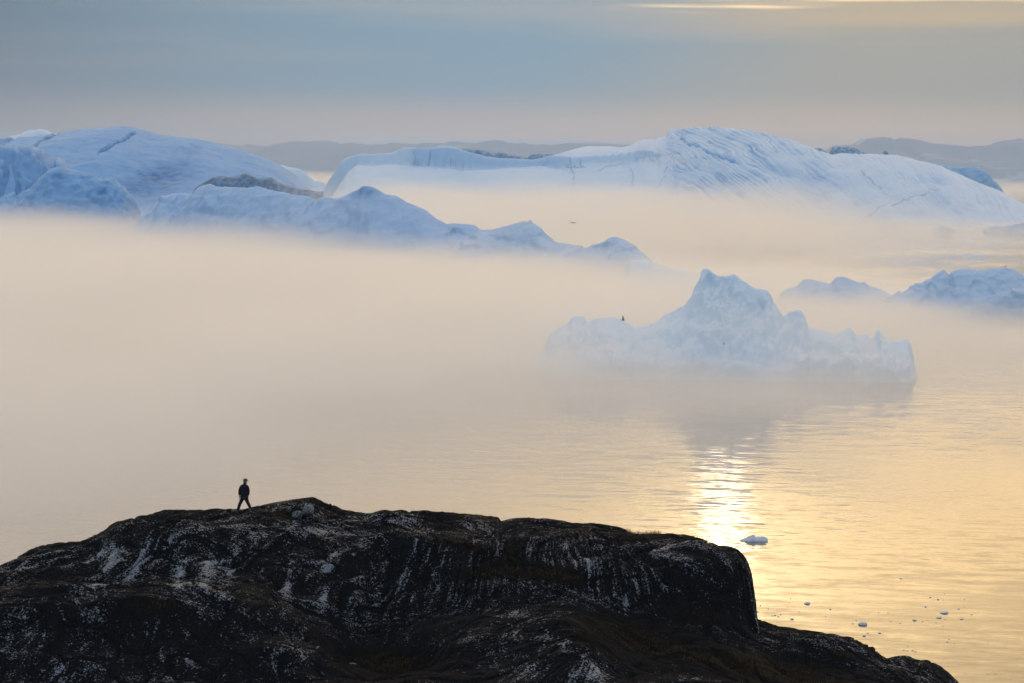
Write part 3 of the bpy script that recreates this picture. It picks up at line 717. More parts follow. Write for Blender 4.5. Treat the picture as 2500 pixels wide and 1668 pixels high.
ROW4 = [(-140, 1470), (0, 1404), (100, 1362), (200, 1348), (300, 1300), (350, 1290), (450, 1290), (550, 1300), (650, 1312), (750, 1318), (850, 1330), (950, 1330), (1050, 1330), (1150, 1335), (1250, 1342), (1350, 1352), (1450, 1362),
    (1520, 1372), (1600, 1362), (1700, 1362), (1780, 1392), (1805, 1424), (1830, 1535), (1840, 1550), (1900, 1566), (2000, 1580), (2100, 1602), (2200, 1646), (2300, 1698), (2420, 1800)]
OFF5 = [(-140, 16), (500, 14), (560, 12), (600, 16), (640, 28), (700, 38), (780, 34), (820, 16), (900, 12), (1500, 12), (1560, 16), (1800, 10), (1840, 8), (2420, 12)]

NC, NV = 1080, 520
pxs = np.linspace(-140, 2420, NC)
def col(tab):
    return np.interp(pxs, [a for a, b in tab], [b for a, b in tab])
kern = np.exp(-np.linspace(-2, 2, 9) ** 2); kern /= kern.sum()
def soft(a):
    return np.convolve(np.pad(a, 4, mode='edge'), kern, 'valid')
crest = soft(col(CREST)); row2 = soft(soft(col(ROW2))); row3 = soft(soft(col(ROW3))); row4 = soft(soft(col(ROW4)))
row4 = np.maximum(row4, crest + 8); row3 = np.maximum(row3, row4 + 8); row2 = np.maximum(row2, row3 + 4)
row5 = np.minimum(crest + col(OFF5), row4 - 3)
wob = 2.0 * perlin(pxs / 260, pxs * 0 + 0.3, 2)
rows = [(np.full(NC, 1960.0), 104), (np.full(NC, 1800.0), 113), (np.maximum(1680, row2 + 60), 122), (row2, 131 + wob), (row3, 136.5 + wob), (row4, 142 + 0.6 * wob), (row5, 146.5), (crest, 150.5)]
M3c = np.array(CAM_M.to_3x3())
def unproject(px, py, depth):
    vx, vy, vz = (px - 1250) / F, (834 - py) / F, -1.0
    w = [M3c[i, 0] * vx + M3c[i, 1] * vy + M3c[i, 2] * vz for i in range(3)]
    k = depth / w[1]
    return w[0] * k, depth + 0 * px, CAM_H + w[2] * k
K = [np.stack(unproject(pxs, r_, d_), -1) for r_, d_ in rows]
for dy_, dz_ in ((5, -2.0), (16, -13.0), (45, -44.0)):
    q = K[7].copy(); q[:, 1] += dy_; q[:, 2] += dz_; q[:, 0] *= 1 + dy_ / 300; K.append(q)
K = np.array(K)                                     # rows x columns x 3
knots = np.array([0, 0.8, 1.9, 3.2, 3.9, 4.9, 5.7, 6.3, 6.9, 7.5, 8.0])
vs = np.concatenate([np.linspace(0, 1.6, 50, endpoint=False), np.linspace(1.6, 6.6, NV - 80, endpoint=False), np.linspace(6.6, 8.0, 30)])
tang = np.gradient(K, knots, axis=0)
def hermite(v):
    i = np.clip(np.searchsorted(knots, v, side='right') - 1, 0, len(knots) - 2)
    h = (knots[i + 1] - knots[i])[:, None, None]; s = ((v - knots[i])[:, None, None]) / h
    return (2 * s**3 - 3 * s**2 + 1) * K[i] + (s**3 - 2 * s**2 + s) * h * tang[i] * 0.8 + (-2 * s**3 + 3 * s**2) * K[i + 1] + (s**3 - s**2) * h * tang[i + 1] * 0.8
B = hermite(vs)
def normals(B):
    du = np.gradient(B, axis=1); dv = np.gradient(B, axis=0)
    n = np.cross(du, dv); n /= np.linalg.norm(n, axis=2, keepdims=True) + 1e-9
    return n
arc = np.concatenate([np.zeros((1, NC)), np.cumsum(np.linalg.norm(np.diff(B, axis=0), axis=2), axis=0)], 0)
arc = arc - arc[:, NC // 2:NC // 2 + 1] * 0
gx_, gs = B[..., 0], arc
N1 = normals(B)
near = sstep(vs, 6.9, 6.2)[:, None] if False else (1 - sstep(vs, 6.2, 6.5))[:, None]     # calmer at and behind the crest
facem = (sstep(vs, 3.7, 4.1) * (1 - sstep(vs, 4.9, 5.6)))[:, None]
lowm = (1 - sstep(vs, 3.0, 3.6))[:, None]
wx_ = gx_ + 0.8 * fbm(gx_ / 5, gs / 5, 2, 210)
ws_ = gs + 0.8 * fbm(gx_ / 5, gs / 5, 2, 211)
hum = 0.42 * fbm(wx_ / 5.5, ws_ / 4.0, 3, 201) * (0.35 + 0.65 * near)
tilt = -0.55 + 1.3 * sstep(gx_, -6, 8)                     # grooves lean left on the left, swing over to the right
groove = ridged((wx_ + tilt * ws_) / 1.7, ws_ / 7.0, 3, 202)
strata = ridged((ws_ + 0.28 * wx_) / 1.3, wx_ / 9.0, 3, 203)
disp = hum + near * (0.34 * facem * groove + 0.07 * (1 - facem) * strata * (0.4 + 0.6 * lowm)) + (0.3 + 0.7 * near) * 0.035 * fbm(wx_ / 0.9, ws_ / 0.8, 4, 204, 0.6)
blk = np.round(3 * fbm(gx_ / 2.2, gs / 1.6, 3, 207) + 0.8 * fbm(gx_ / 0.5, gs / 0.5, 2, 208)) / 3
disp = disp + near * (0.05 * blk + 0.03 * (ridged(wx_ / 1.5, ws_ / 1.1, 4, 209, 0.6) - 0.4))
# broken ledges and cracks
crk = np.maximum(1 - np.abs(perlin(wx_ / 3.2 + 0.5 * ws_ / 3.2, ws_ / 2.2, 205)) * 16, 1 - np.abs(perlin(wx_ / 1.9 - 0.4 * ws_ / 2.4, ws_ / 3.4, 206)) * 13 - 0.3)
disp = disp - near * 0.17 * np.clip(crk, 0, 1)
# lumps that stand out in the picture: (px, py, rx, ry, height)
ppx, ppy = project(B[..., 0], B[..., 1], B[..., 2])
for cx, cy_, rx, ry, hh in ((1350, 1580, 120, 55, 1.1), (1420, 1640, 90, 35, 0.8), (300, 1500, 200, 40, 0.7), (1690, 1620, 110, 26, 0.8), (760, 1247, 50, 10, 0.25), (1480, 1400, 120, 60, 0.8), (1700, 1420, 100, 70, 0.9),
                            (870, 1430, 40, 60, 0.6), (640, 1430, 60, 50, 0.5), (480, 1390, 60, 45, 0.4), (1080, 1430, 90, 50, -0.5), (960, 1600, 110, 35, -0.9), (640, 1620, 120, 40, 0.6), (180, 1640, 120, 45, 0.8), (2000, 1590, 120, 25, 0.4)):
    disp = disp + hh * np.exp(-(((ppx - cx) / rx) ** 2 + ((ppy - cy_) / ry) ** 2))
joint = np.clip(1 - poly_dist(ppx, ppy, [(1222, 1276), (1228, 1300), (1234, 1340), (1240, 1380)]) / 9, 0, 1)
disp = disp - 0.15 * joint
B2 = B + N1 * disp[..., None]
ppx, ppy = project(B2[..., 0], B2[..., 1], B2[..., 2])
def blobs(lst):
    return sum(a * np.exp(-(((ppx - cx) / rx) ** 2 + ((ppy - cy_ - k * (ppx - cx)) / ry) ** 2)) for cx, cy_, rx, ry, k, a in lst)
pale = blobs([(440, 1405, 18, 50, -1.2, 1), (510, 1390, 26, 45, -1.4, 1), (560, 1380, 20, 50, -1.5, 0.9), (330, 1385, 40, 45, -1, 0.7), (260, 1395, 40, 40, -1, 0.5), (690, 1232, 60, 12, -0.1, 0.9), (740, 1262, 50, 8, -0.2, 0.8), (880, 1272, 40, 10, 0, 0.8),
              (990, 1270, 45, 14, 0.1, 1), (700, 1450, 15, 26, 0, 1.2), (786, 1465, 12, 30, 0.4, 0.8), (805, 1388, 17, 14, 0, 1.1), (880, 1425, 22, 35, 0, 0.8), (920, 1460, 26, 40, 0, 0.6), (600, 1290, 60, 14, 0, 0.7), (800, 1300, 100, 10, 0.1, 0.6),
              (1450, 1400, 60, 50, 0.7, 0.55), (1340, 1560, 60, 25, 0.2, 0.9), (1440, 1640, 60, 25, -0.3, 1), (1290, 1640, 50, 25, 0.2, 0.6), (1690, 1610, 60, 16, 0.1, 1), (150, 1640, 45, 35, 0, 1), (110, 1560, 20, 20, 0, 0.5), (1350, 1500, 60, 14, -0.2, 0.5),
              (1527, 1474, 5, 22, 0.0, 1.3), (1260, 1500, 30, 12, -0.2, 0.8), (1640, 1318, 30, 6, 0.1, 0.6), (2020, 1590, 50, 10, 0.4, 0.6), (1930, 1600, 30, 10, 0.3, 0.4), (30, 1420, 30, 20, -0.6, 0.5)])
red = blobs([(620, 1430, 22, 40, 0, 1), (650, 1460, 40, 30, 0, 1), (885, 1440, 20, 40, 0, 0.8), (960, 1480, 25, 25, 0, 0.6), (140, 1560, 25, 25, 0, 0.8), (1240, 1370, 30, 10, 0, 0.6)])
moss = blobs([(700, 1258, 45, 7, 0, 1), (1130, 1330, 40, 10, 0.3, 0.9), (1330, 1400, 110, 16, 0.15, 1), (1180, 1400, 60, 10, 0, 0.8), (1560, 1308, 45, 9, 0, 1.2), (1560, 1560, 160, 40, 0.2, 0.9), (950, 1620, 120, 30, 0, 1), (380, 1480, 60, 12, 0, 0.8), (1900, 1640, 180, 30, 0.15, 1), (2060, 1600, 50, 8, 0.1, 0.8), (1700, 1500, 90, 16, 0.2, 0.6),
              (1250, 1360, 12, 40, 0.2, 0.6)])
ridge_light = facem * sstep(groove, 0.30, 0.75) + (1 - facem) * 0.8 * sstep(strata, 0.35, 0.8) * (0.35 + 0.65 * sstep(fbm(gx_ / 4, gs / 4, 2, 212), -0.1, 0.4))  # highlights on groove and strata crests painted in as pale stone
pale = pale * (0.55 + 0.45 * ridge_light) + 0.50 * ridge_light - 0.9 * np.clip(crk, 0, 1) - 0.14
rmat, t, p = new_mat('lichen_crusted_gneiss')
gu = t.add('ShaderNodeAttribute', attribute_name='gu').outputs['Fac']
gv = t.add('ShaderNodeAttribute', attribute_name='gv').outputs['Fac']
a_p = t.add('ShaderNodeAttribute', attribute_name='pale').outputs['Fac']
a_r = t.add('ShaderNodeAttribute', attribute_name='red').outputs['Fac']
a_m = t.add('ShaderNodeAttribute', attribute_name='moss').outputs['Fac']
pos = t.add('ShaderNodeNewGeometry').outputs['Position']
flow = t.comb(t.math('MULTIPLY', gu, 1.0), t.math('MULTIPLY', gv, 0.35), 0.0)
n_big = t.noise(flow, 0.45, 4.0, 0.6)[0]
n_mid = t.noise(flow, 2.6, 5.0, 0.65, 0.4)[0]
n_fine = t.noise(pos, 10.0, 4.0, 0.72)[0]
n_tiny = t.noise(pos, 22.0, 2.0, 0.6)[0]
bare_light = t.math('ADD', t.math('MULTIPLY', t.math('SUBTRACT', n_mid, 0.5), 1.2), t.math('ADD', t.math('MULTIPLY', t.math('SUBTRACT', n_fine, 0.5), 2.1), t.math('MULTIPLY', t.math('SUBTRACT', n_big, 0.5), 0.9)))  # mask of pale stone, carrying the painted ridge highlights too
bare_light = t.math('ADD', bare_light, t.math('MULTIPLY', a_p, 0.40))
bare_light = t.math('SUBTRACT', bare_light, t.math('MULTIPLY', a_m, 0.8))
mask = t.smooth(bare_light, 0.18, 0.36)
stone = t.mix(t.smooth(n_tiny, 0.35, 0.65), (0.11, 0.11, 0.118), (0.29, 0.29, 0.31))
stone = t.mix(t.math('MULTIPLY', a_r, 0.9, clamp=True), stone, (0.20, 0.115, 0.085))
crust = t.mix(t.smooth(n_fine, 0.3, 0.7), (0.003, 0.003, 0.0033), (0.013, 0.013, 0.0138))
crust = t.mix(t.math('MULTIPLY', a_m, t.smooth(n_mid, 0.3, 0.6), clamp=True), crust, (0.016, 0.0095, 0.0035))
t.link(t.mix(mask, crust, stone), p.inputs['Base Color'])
p.inputs['Roughness'].default_value = 0.5
t.link(t.smooth(mask, 0.0, 1.0, 0.002, 0.30), p.inputs['Specular IOR Level'])
bmp = t.add('ShaderNodeBump'); bmp.inputs['Strength'].default_value = 0.55; bmp.inputs['Distance'].default_value = 0.08
n_rough = t.noise(pos, 2.8, 6.0, 0.68)[0]
t.link(t.math('ADD', t.math('MULTIPLY', n_fine, 0.7), t.math('ADD', t.math('MULTIPLY', n_rough, 0.9), t.math('MULTIPLY', mask, 0.15))), bmp.inputs['Height'])
t.link(bmp.outputs[0], p.inputs['Normal'])
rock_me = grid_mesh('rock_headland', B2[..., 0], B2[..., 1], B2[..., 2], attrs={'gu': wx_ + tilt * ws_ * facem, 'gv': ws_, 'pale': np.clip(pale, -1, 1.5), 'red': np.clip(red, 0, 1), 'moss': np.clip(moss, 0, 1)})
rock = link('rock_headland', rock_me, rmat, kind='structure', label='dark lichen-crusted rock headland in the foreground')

bpy.context.view_layer.update()
def on_rock(px, py):
    """visible point of the rock at that place of the picture, searching downwards from the skyline"""
    for k in range(40):
        v = CAM_M.to_3x3() @ Vector(((px - 1250) / F, (834 - (py + 1.5 * k)) / F, -1.0))
        ok, loc, n_, i_ = rock.ray_cast(Vector((0, 0, CAM_H)), v.normalized())
        if ok and loc.y < 165:
            return loc.copy()
    k = np.argmin((ppx - px) ** 2 + (ppy - py) ** 2 + 1e6 * (vs[:, None] > 6.35))
    i, j = np.unravel_index(k, ppx.shape)
    return Vector(B2[i, j])

# dry grass along the saddle and in the hollows
gm, t, p = new_mat('dry_grass')
p.inputs['Base Color'].default_value = (0.085, 0.045, 0.014, 1); p.inputs['Roughness'].default_value = 0.8
rs = np.random.RandomState(5)
gv_, gf_ = [], []
cand = np.argwhere((np.clip(moss, 0, 1) > 0.55) & (vs[:, None] < 6.35) & (vs[:, None] > 1.9))
pick = cand[rs.choice(len(cand), 2600)]
sad = np.argwhere((ppx > 1528) & (ppx < 1612) & (vs[:, None] < 6.42) & (vs[:, None] > 5.8))
pick2 = sad[rs.choice(len(sad), 900)]
for k, (i, j) in enumerate(np.concatenate([pick, pick2])):
    c0 = B2[i, j]; h_ = rs.uniform(0.06, 0.16) if k < 2600 else rs.uniform(0.10, 0.30)
    a_ = rs.uniform(0, 6.28); w_ = 0.012; lx, ly = rs.normal(0, 0.35, 2) * h_
    b_ = len(gv_)
    gv_ += [(c0[0] - w_ * math.cos(a_), c0[1] - w_ * math.sin(a_), c0[2] - 0.03), (c0[0] + w_ * math.cos(a_), c0[1] + w_ * math.sin(a_), c0[2] - 0.03), (c0[0] + lx, c0[1] + ly, c0[2] + h_)]
    gf_.append((b_, b_ + 1, b_ + 2))
me = bpy.data.meshes.new('dry_grass'); me.from_pydata(gv_, [], gf_)
link('dry_grass', me, gm, kind='stuff', label='short brown dry grass in hollows of the rock', category='grass')

# loose boulders
bmat, t, p = new_mat('pale_boulder')
pos = t.add('ShaderNodeNewGeometry').outputs['Position']
n = t.noise(pos, 9.0, 5.0, 0.7)[0]
t.link(t.mix(t.smooth(n, 0.40, 0.62), (0.02, 0.02, 0.02), (0.20, 0.20, 0.205)), p.inputs['Base Color']); p.inputs['Roughness'].default_value = 0.8
def boulder(px, py, sx, sy, sz, seed, label):
    bm = bmesh.new(); bmesh.ops.create_icosphere(bm, subdivisions=3, radius=1.0)
    r_ = random.Random(seed); planes = [(Vector((r_.gauss(0, 1), r_.gauss(0, 1), r_.gauss(0, 1))).normalized(), r_.uniform(0.55, 0.85)) for _ in range(9)]
    for v in bm.verts:
        for n_, d_ in planes:
            e = v.co.dot(n_) - d_
            if e > 0:
                v.co -= n_ * e * 0.85
        v.co = Vector((v.co.x * sx, v.co.y * sy, v.co.z * sz))
    me = bpy.data.meshes.new('boulder'); bm.to_mesh(me); bm.free()
    o = link('boulder', me, bmat, label=label, category='boulder')
    o.location = on_rock(px, py) + Vector((0, 0, sz * 0.45)); o.rotation_euler = (0, 0, r_.uniform(0, 3))
boulder(752, 1252, 0.62, 0.45, 0.30, 1, 'pale broken boulder on the crest right of the walking person')
boulder(727, 1262, 0.36, 0.30, 0.22, 2, 'small boulder leaning against the left of the pale crest boulder')
boulder(676, 1284, 0.16, 0.14, 0.10, 3, 'small round bluish stone below the grassy hollow near the crest')
boulder(864, 1357, 0.13, 0.12, 0.10, 4, 'fist-like pale stone alone on the dark slope under the crest')
boulder(857, 1624, 0.34, 0.2, 0.10, 5, 'flat grey stone lying in the dark grassy hollow at the bottom')

# ------------------------------------------------------------------ walking person
def plain(name, c, rough=0.8):
    m, t, p = new_mat(name)
    n = t.noise(t.add('ShaderNodeTexCoord').outputs['Object'], 14.0, 3.0, 0.6)[0]
    t.link(t.mix(t.smooth(n, 0.3, 0.7), tuple(k * 0.75 for k in c), tuple(min(1, k * 1.2) for k in c)), p.inputs['Base Color'])
    p.inputs['Specular IOR Level'].default_value = 0.2
    p.inputs['Roughness'].default_value = rough
    return m
skin_m, jacket_m, trouser_m, boot_m, cap_m, logo_m = (plain('skin', (0.22, 0.13, 0.10), 0.6), plain('jacket_cloth', (0.010, 0.010, 0.012)), plain('trouser_cloth', (0.011, 0.010, 0.010)),
    plain('boot_leather', (0.02, 0.016, 0.013)), plain('cap_cloth', (0.14, 0.09, 0.075)), plain('logo_print', (0.35, 0.35, 0.36)))

def skinned(name, verts, edges, radii, mat, parent=None, sub=2, root=0):
    me = bpy.data.meshes.new(name); me.from_pydata(verts, edges, [])
    o = bpy.data.objects.new(name, me); scene.collection.objects.link(o)
    o.modifiers.new('skin', 'SKIN')
    for i, sv in enumerate(me.skin_vertices[0].data):
        r_ = radii[i]
        sv.radius = r_ if isinstance(r_, tuple) else (r_, r_)
        sv.use_root = (i == root)
    s_ = o.modifiers.new('sub', 'SUBSURF'); s_.levels = sub; s_.render_levels = sub
    dg = bpy.context.evaluated_depsgraph_get()
    me2 = bpy.data.meshes.new_from_object(o.evaluated_get(dg))
    o.modifiers.clear(); o.data = me2; me2.name = name
    me2.materials.clear(); me2.materials.append(mat)
    me2.polygons.foreach_set('use_smooth', [True] * len(me2.polygons))
    if parent is not None:
        o.parent = parent
    return o

P0 = on_rock(596, 1251)
def ground(x, y):
    ok, loc, n_, i_ = rock.ray_cast(Vector((x, y, 100.0)), Vector((0, 0, -1)))
    return loc.copy()
LF, RF = ground(P0.x - 0.34, P0.y + 0.08), ground(P0.x + 0.34, P0.y - 0.10)
PO = Vector(((LF.x + RF.x) / 2, (LF.y + RF.y) / 2, min(LF.z, RF.z)))
lz, rz_ = LF.z - PO.z, RF.z - PO.z
aL = (LF.x - PO.x, LF.y - PO.y, lz + 0.09); aR = (RF.x - PO.x, RF.y - PO.y, rz_ + 0.10)
pv_ = (-0.03, 0, 0.86)
BV = [pv_, (-0.05, 0, 1.08), (-0.06, 0, 1.28), (-0.05, 0, 1.36), (-0.04, -0.01, 1.52), (-0.02, -0.02, 1.62), (-0.015, -0.02, 1.72),      # 0-6 pelvis to crown
      (-0.13, 0, 0.80), (-0.23, 0.0, 0.49), aL, (aL[0] + 0.07, aL[1] - 0.03, aL[2] - 0.04),                                             # 7-10 left leg
      (0.06, 0, 0.80), (0.20, -0.04, 0.49), aR, (aR[0] + 0.07, aR[1] - 0.03, aR[2] - 0.03),                                               # 11-14 right leg
      (-0.21, 0, 1.32), (-0.30, 0.02, 1.13), (-0.28, -0.05, 0.88), (-0.275, -0.07, 0.80),                                                # 15-18 left arm
      (0.10, 0, 1.32), (0.17, 0.06, 1.13), (0.16, 0.02, 0.89), (0.165, 0.0, 0.81)]                                                       # 19-22 right arm
BE = [(0, 1), (1, 2), (2, 3), (3, 4), (4, 5), (5, 6), (0, 7), (7, 8), (8, 9), (9, 10), (0, 11), (11, 12), (12, 13), (13, 14), (3, 15), (15, 16), (16, 17), (17, 18), (3, 19), (19, 20), (20, 21), (21, 22)]
BR = [0.08, 0.10, 0.115, 0.085, 0.065, 0.098, 0.085, 0.06, 0.055, 0.042, 0.035, 0.06, 0.055, 0.042, 0.035, 0.06, 0.045, 0.032, 0.036, 0.06, 0.045, 0.032, 0.036]
person = skinned('person', BV, BE, BR, skin_m)
person.location = PO; person.rotation_euler = (0, R(2.5), 0)
person['label'] = 'person in dark jacket, trousers and cap striding right along the rock crest'
person['category'] = 'person'
# hands
def hand(wx0, name='hand'):
    v = [wx0, (wx0[0], wx0[1] - 0.01, wx0[2] - 0.07)]; e = [(0, 1)]; r_ = [(0.022, 0.034), (0.018, 0.036)]
    for k, ln in enumerate((0.065, 0.075, 0.070, 0.055)):
        oy = (k - 1.5) * 0.019
        b_ = len(v); x0, y0, z0 = v[1]
        v += [(x0 + 0.002, y0 + oy, z0 - 0.02), (x0 + 0.008, y0 + oy, z0 - 0.02 - ln * 0.5), (x0 + 0.024, y0 + oy, z0 - 0.02 - ln)]
        e += [(1, b_), (b_, b_ + 1), (b_ + 1, b_ + 2)]; r_ += [0.0095, 0.009, 0.0075]
    b_ = len(v); x0, y0, z0 = wx0
    v += [(x0 + 0.012, y0 - 0.032, z0 - 0.035), (x0 + 0.022, y0 - 0.048, z0 - 0.07), (x0 + 0.030, y0 - 0.045, z0 - 0.10)]
    e += [(0, b_), (b_, b_ + 1), (b_ + 1, b_ + 2)]; r_ += [0.012, 0.0105, 0.009]
    return skinned(name, v, e, r_, skin_m, person, sub=1)
hand((-0.275, -0.07, 0.82)); hand((0.165, 0.0, 0.83))
# clothes: slightly larger than the body
JV = [(-0.045, 0, 0.84), (-0.05, 0, 1.0), (-0.06, 0, 1.2), (-0.055, 0, 1.36), (-0.04, -0.005, 1.50),
      (-0.22, 0, 1.33), (-0.295, 0.02, 1.13), (-0.28, -0.05, 0.87), (0.11, 0, 1.33), (0.165, 0.06, 1.13), (0.16, 0.02, 0.88)]
JE = [(0, 1), (1, 2), (2, 3), (3, 4), (3, 5), (5, 6), (6, 7), (3, 8), (8, 9), (9, 10)]
JR = [0.185, 0.195, 0.20, 0.17, 0.10, 0.10, 0.085, 0.062, 0.10, 0.085, 0.062]
jacket = skinned('jacket', JV, JE, JR, jacket_m, person, root=1)
TV = [(-0.035, 0, 0.92), (-0.12, 0, 0.74), (-0.23, 0.0, 0.48), (aL[0], aL[1], aL[2] + 0.02), (0.06, 0, 0.74), (0.20, -0.04, 0.48), (aR[0], aR[1], aR[2] + 0.02)]
skinned('trousers', TV, [(0, 1), (1, 2), (2, 3), (0, 4), (4, 5), (5, 6)], [0.165, 0.115, 0.092, 0.08, 0.115, 0.092, 0.08], trouser_m, person)
for a_, up in ((aL, -0.04), (aR, 0.0)):
    skinned('boot', [(a_[0], a_[1], a_[2] + 0.10), (a_[0] - 0.02, a_[1], a_[2] - 0.03), (a_[0] + 0.11, a_[1] - 0.05, a_[2] - 0.04 + up * 0.5), (a_[0] + 0.20, a_[1] - 0.09, a_[2] - 0.045 + up * 0.3 + 0.02)],
            [(0, 1), (1, 2), (2, 3)], [0.058, 0.062, 0.052, 0.042], boot_m, person, root=1)
# head details, cap
def ellipsoid(name, c, r_, mat, parent, seg=14, cut=None, tilt=0.0):
    bm = bmesh.new(); bmesh.ops.create_uvsphere(bm, u_segments=seg, v_segments=seg // 2 + 2, radius=1.0)
    if cut is not None:
        bmesh.ops.delete(bm, geom=[v for v in bm.verts if v.co.z < cut], context='VERTS')
    bmesh.ops.scale(bm, vec=r_, verts=bm.verts); bmesh.ops.rotate(bm, matrix=Matrix.Rotation(tilt, 3, 'Y'), verts=bm.verts); bmesh.ops.translate(bm, vec=c, verts=bm.verts)
    me = bpy.data.meshes.new(name); bm.to_mesh(me); bm.free()
    me.polygons.foreach_set('use_smooth', [True] * len(me.polygons))
    return link(name, me, mat, parent)
ellipsoid('nose', (0.055, -0.085, 1.645), (0.018, 0.02, 0.022), skin_m, person, 8)
ellipsoid('ear', (-0.055, -0.085, 1.65), (0.015, 0.012, 0.03), skin_m, person, 8)
ellipsoid('ear', (0.02, 0.075, 1.65), (0.015, 0.012, 0.03), skin_m, person, 8)
hair_m = plain('hair', (0.05, 0.035, 0.025))
ellipsoid('hair', (-0.035, -0.005, 1.655), (0.108, 0.108, 0.095), hair_m, person, 14, -0.3, 0.0)
cap = ellipsoid('cap', (-0.015, -0.02, 1.69), (0.130, 0.122, 0.105), cap_m, person, 18, -0.15, 0.08)
bm = bmesh.new()
ring = [(-0.015 + 0.126 * math.cos(a) * (1.0 if abs(a) > 1.2 else 1.0), -0.02 + 0.115 * math.sin(a)) for a in np.linspace(-1.45, 0.75, 10)]
top_, bot_ = [], []
for q, (x0, y0) in enumerate(ring):
    ext = 0.085 * math.sin(math.pi * q / 9)
    dx_, dy_ = (0.80, -0.60)
    top_.append([bm.verts.new((x0, y0, 1.682)), bm.verts.new((x0 + dx_ * ext, y0 + dy_ * ext, 1.664))])
    bot_.append([bm.verts.new((x0, y0, 1.672)), bm.verts.new((x0 + dx_ * ext, y0 + dy_ * ext, 1.656))])
for q in range(9):
    bm.faces.new((top_[q][0], top_[q][1], top_[q + 1][1], top_[q + 1][0])); bm.faces.new((bot_[q + 1][0], bot_[q + 1][1], bot_[q][1], bot_[q][0]))
    bm.faces.new((top_[q][1], bot_[q][1], bot_[q + 1][1], top_[q + 1][1]))
me = bpy.data.meshes.new('cap_brim'); bm.to_mesh(me); bm.free()
link('cap_brim', me, cap_m, cap)
ellipsoid('collar', (-0.035, -0.005, 1.545), (0.100, 0.098, 0.07), jacket_m, jacket, 14)
ellipsoid('chest_logo', (0.07, -0.137, 1.33), (0.030, 0.016, 0.018), logo_m, jacket, 8)

# ------------------------------------------------------------------ birds
bird_m = plain('dark_feathers', (0.035, 0.030, 0.028))
def bird_body(name, L, mat, parent=None):
    return skinned(name, [(-0.5 * L, 0, 0.02 * L), (-0.2 * L, 0, 0), (0.1 * L, 0, 0), (0.32 * L, 0, 0.05 * L), (0.44 * L, 0, 0.06 * L), (0.54 * L, 0, 0.05 * L)],
                   [(0, 1), (1, 2), (2, 3), (3, 4), (4, 5)], [(0.015 * L, 0.06 * L), 0.085 * L, 0.10 * L, 0.06 * L, 0.05 * L, 0.015 * L], mat, parent, sub=1, root=2)
def wing(sign, span_, chord, mid, tip, parent):
    """one wing: arm up to `mid` height, hand bent to `tip` height, drawn as a thin closed plate"""
    st = [(0.0, 0.0, 0.0, 1.0), (0.35, mid * 0.8, 0.05, 0.95), (0.5, mid, 0.04, 0.85), (0.8, mid + (tip - mid) * 0.55, -0.08, 0.55), (1.0, tip, -0.30, 0.12)]
    v, f = [], []
    for u, zz, sw, ch in st:
        for th in (0.012, -0.012):
            v += [(chord * (sw + 0.5 * ch), sign * u * span_, zz + th), (chord * (sw - 0.5 * ch), sign * u * span_, zz + th)]
    for k in range(len(st) - 1):
        a = 4 * k; b = a + 4
        f += [(a, a + 1, b + 1, b), (a + 3, a + 2, b + 2, b + 3), (a, b, b + 2, a + 2), (a + 1, a + 3, b + 3, b + 1)]
    f += [(0, 2, 3, 1), (len(v) - 4, len(v) - 3, len(v) - 1, len(v) - 2)]
    me = bpy.data.meshes.new('wing'); me.from_pydata(v, [], f)
    return link('wing', me, bird_m, parent)
def flying(px, py, D, rot, L, mid, tip, label, span_=0.75):
    e = bpy.data.objects.new('bird', None); scene.collection.objects.link(e)
    e.location = at(px, py, D); e.rotation_euler = rot
    e['label'] = label; e['category'] = 'bird'; e['group'] = 'birds in flight'
    bird_body('body', L, bird_m, e)
    for s_ in (-1, 1):
        wing(s_, span_, 0.22, mid, tip, e)
flying(1399, 545, 620, (0, R(32), R(-78)), 0.62, 0.16, 0.05, 'dark bird with spread wings gliding before the great iceberg')
flying(1521, 782, 420, (R(-30), 0, R(-10)), 0.62, 0.30, 0.52, 'dark bird with raised wings beside the low left hump of the spired iceberg', 0.5)
flying(1767, 840, 640, (R(20), 0, R(20)), 0.45, 0.10, -0.05, 'faint small bird low before the face of the spired iceberg', 0.45)
bpy.context.view_layer.update()
_dg = bpy.context.evaluated_depsgraph_get()
def perch(px, py, D):
    """top of the ice nearest to that place on the crest"""
    q = at(px, py, D); best = None
    for k in range(-16, 17):
        ok, loc, nrm_, idx, ob, mw = scene.ray_cast(_dg, Vector((q.x, D + 0.5 * k, 400.0)), Vector((0, 0, -1)))
        while ok and not ob.name.startswith('iceberg') and loc.z > 1:
            ok, loc, nrm_, idx, ob, mw = scene.ray_cast(_dg, loc - Vector((0, 0, 0.01)), Vector((0, 0, -1)))
        if ok and ob.name.startswith('iceberg') and (best is None or (loc.z - CAM_H) / loc.y > (best.z - CAM_H) / best.y):
            best = loc.copy()
    return best if best is not None else q
proto = None
sit = [(1271, 543, 1629, 'leftmost of the small cluster of birds on the pale left peak'), (1276, 543, 1629, 'second bird from the left on the pale left peak'), (1280, 543, 1628, 'middle bird of the row on the pale left peak'),
       (1292, 540.5, 1626, 'fourth bird, left one of the pair on the very peak'), (1296, 540.5, 1626, 'rightmost bird on the very peak of the two-peaked iceberg'), (1350, 587, 1611, 'lone bird at the foot of the left peak on the two-peaked iceberg'),
       (1447, 597.5, 1588, 'lone bird on the saddle left of the right peak'), (2455, 651, 1190, 'bird perched on the summit of the notched iceberg at the right')]
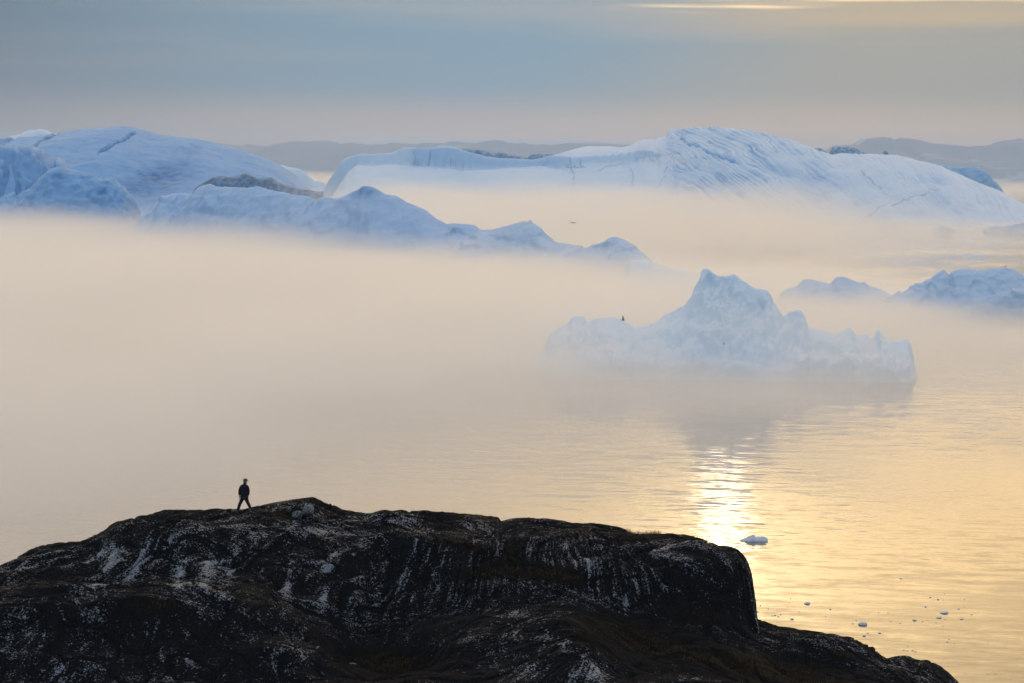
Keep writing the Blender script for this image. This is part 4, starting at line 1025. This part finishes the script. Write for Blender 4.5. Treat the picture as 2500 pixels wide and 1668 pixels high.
for k, (px, py, D, lab) in enumerate(sit):
    if proto is None:
        proto = skinned('perched_bird', [(-0.30, 0, 0.16), (-0.12, 0, 0.26), (0.05, 0, 0.40), (0.12, 0, 0.56), (0.15, 0, 0.66), (0.25, 0, 0.66), (0.0, 0, 0.22), (0.02, 0, -0.05)],
                        [(0, 1), (1, 2), (2, 3), (3, 4), (4, 5), (1, 6), (6, 7)], [0.03, 0.10, 0.13, 0.07, 0.06, 0.018, 0.03, 0.022], bird_m, None, 1, 2)
        b_ = proto
    else:
        b_ = proto.copy(); scene.collection.objects.link(b_)
    b_.location = perch(px, py, D); b_.scale = (1.4, 1.4, 1.4); b_.rotation_euler = (0, 0, rng.uniform(-0.8, 0.8) + (math.pi if k % 3 == 0 else 0))
    b_['label'] = lab; b_['category'] = 'bird'; b_['group'] = 'birds perched on the ice'

# ------------------------------------------------------------------ drifting ice
F1 = [(1794, 1328), (1796, 1324), (1805, 1319), (1820, 1313), (1834, 1307), (1838, 1304.5), (1842, 1306), (1846, 1311), (1860, 1309), (1870, 1311), (1876, 1316), (1877, 1320), (1874, 1328)]
fl = iceberg('ice_floe', ice_floe, (*span(F1, 462, 0.4), 460.2, 465), (0.05, 0.05), lambda X, Y: ridge(X, Y, F1, 462.4, 1.6, 2.0, fs=(2, 0.8), zmin=-0.4),
             'white wedge-shaped floe alone on the glittering water right of the rock', (0.10, 0.8), 141)
fl['category'] = 'ice floe'
bits = [(1970, 1474, 18, 'grey flat ice chunk nearest the cliff, farther out'), (1848, 1494, 9, 'small pale ice piece closest to the rock cliff'), (1934, 1512, 11, 'small pale ice chunk between the cliff and the middle cluster'),
        (2107, 1525, 25, 'largest pale ice chunk in the middle of the drifting ice'), (2305, 1497, 23, 'largest pale ice chunk at the right of the drifting ice'), (2292, 1509, 16, 'flat lilac ice piece just below the right large chunk'),
        (2233, 1515, 11, 'thin ice sliver left of the right large chunk'), (2110, 1553, 10, 'small dark ice piece below the middle large chunk'), (2200, 1413, 8, 'lone dark ice piece far out above the drifting ice')]
small = [(1950, 1494, 5), (1885, 1504, 6), (1892, 1503, 7), (1900, 1506, 6), (1906, 1501, 5), (2307, 1513, 5), (2241, 1408, 3), (2271, 1459, 6), (2290, 1464, 7), (2303, 1465, 4), (2259, 1482, 8), (2340, 1487, 7), (2372, 1501, 5),
         (2348, 1512, 10), (2082, 1523, 7), (2090, 1515, 5), (2118, 1546, 7), (2148, 1546, 8), (2317, 1561, 5), (2313, 1568, 6), (2330, 1572, 4), (2206, 1588, 7), (2215, 1589, 6), (2228, 1589, 7), (2235, 1591, 6), (2216, 1579, 4), (2027, 1488, 7),
         (2015, 1506, 4), (2146, 1496, 4), (2168, 1497, 4), (2197, 1522, 5), (2252, 1518, 6), (2265, 1515, 4), (2175, 1519, 4), (2285, 1521, 5), (2302, 1529, 5), (2412, 1568, 4), (2431, 1646, 5), (2358, 1645, 3), (2411, 1646, 4), (2466, 1660, 4), (2277, 1629, 4),
         (2355, 1464, 4), (2354, 1482, 4), (2306, 1450, 4), (1856, 1479, 5), (1876, 1487, 5), (1930, 1462, 4), (1928, 1472, 4)]
def chunk_mesh(seed):
    bm = bmesh.new(); bmesh.ops.create_icosphere(bm, subdivisions=2, radius=1.0)
    r_ = random.Random(seed); pl = [(Vector((r_.gauss(0, 1), r_.gauss(0, 1), r_.gauss(0, 1.2))).normalized(), r_.uniform(0.45, 0.8)) for _ in range(8)]
    for v in bm.verts:
        for n_, d_ in pl:
            e = v.co.dot(n_) - d_
            if e > 0:
                v.co -= n_ * e * 0.9
    me = bpy.data.meshes.new('ice_chunk'); bm.to_mesh(me); bm.free(); me.materials.append(ice_floe)
    return me
def scrap_label(px, py):
    if px < 1960: return 'tiny scrap of brash ice floating close beside the rock cliff'
    if px > 2395 or py > 1620: return 'tiny lone scrap of ice in the bottom right corner of the water'
    if py > 1574 and px < 2260: return 'tiny dark scrap in the short row of ice nearest the camera'
    if px < 2170: return 'tiny scrap of ice scattered round the large middle chunk'
    if py < 1470: return 'tiny scrap of ice farther out, beyond the large right chunk'
    return 'tiny scrap of ice scattered round and below the large right chunk'
chunks = [chunk_mesh(s_) for s_ in range(5)]
for k, q in enumerate(bits + small):
    px, py, w = q[:3]
    c_ = on_sea(px, py); r_ = 0.5 * w * c_.y / F
    o = link('ice_chunk', chunks[k % 5], None, category='ice chunk', group='drifting ice right of the rock',
             label=q[3] if len(q) > 3 else scrap_label(px, py))
    o.location = c_ + Vector((0, 0, 0.10 * r_)); o.scale = (r_, r_ * rng.uniform(0.7, 1.3), r_ * rng.uniform(0.35, 0.6)); o.rotation_euler = (0, 0, rng.uniform(-0.4, 0.4))
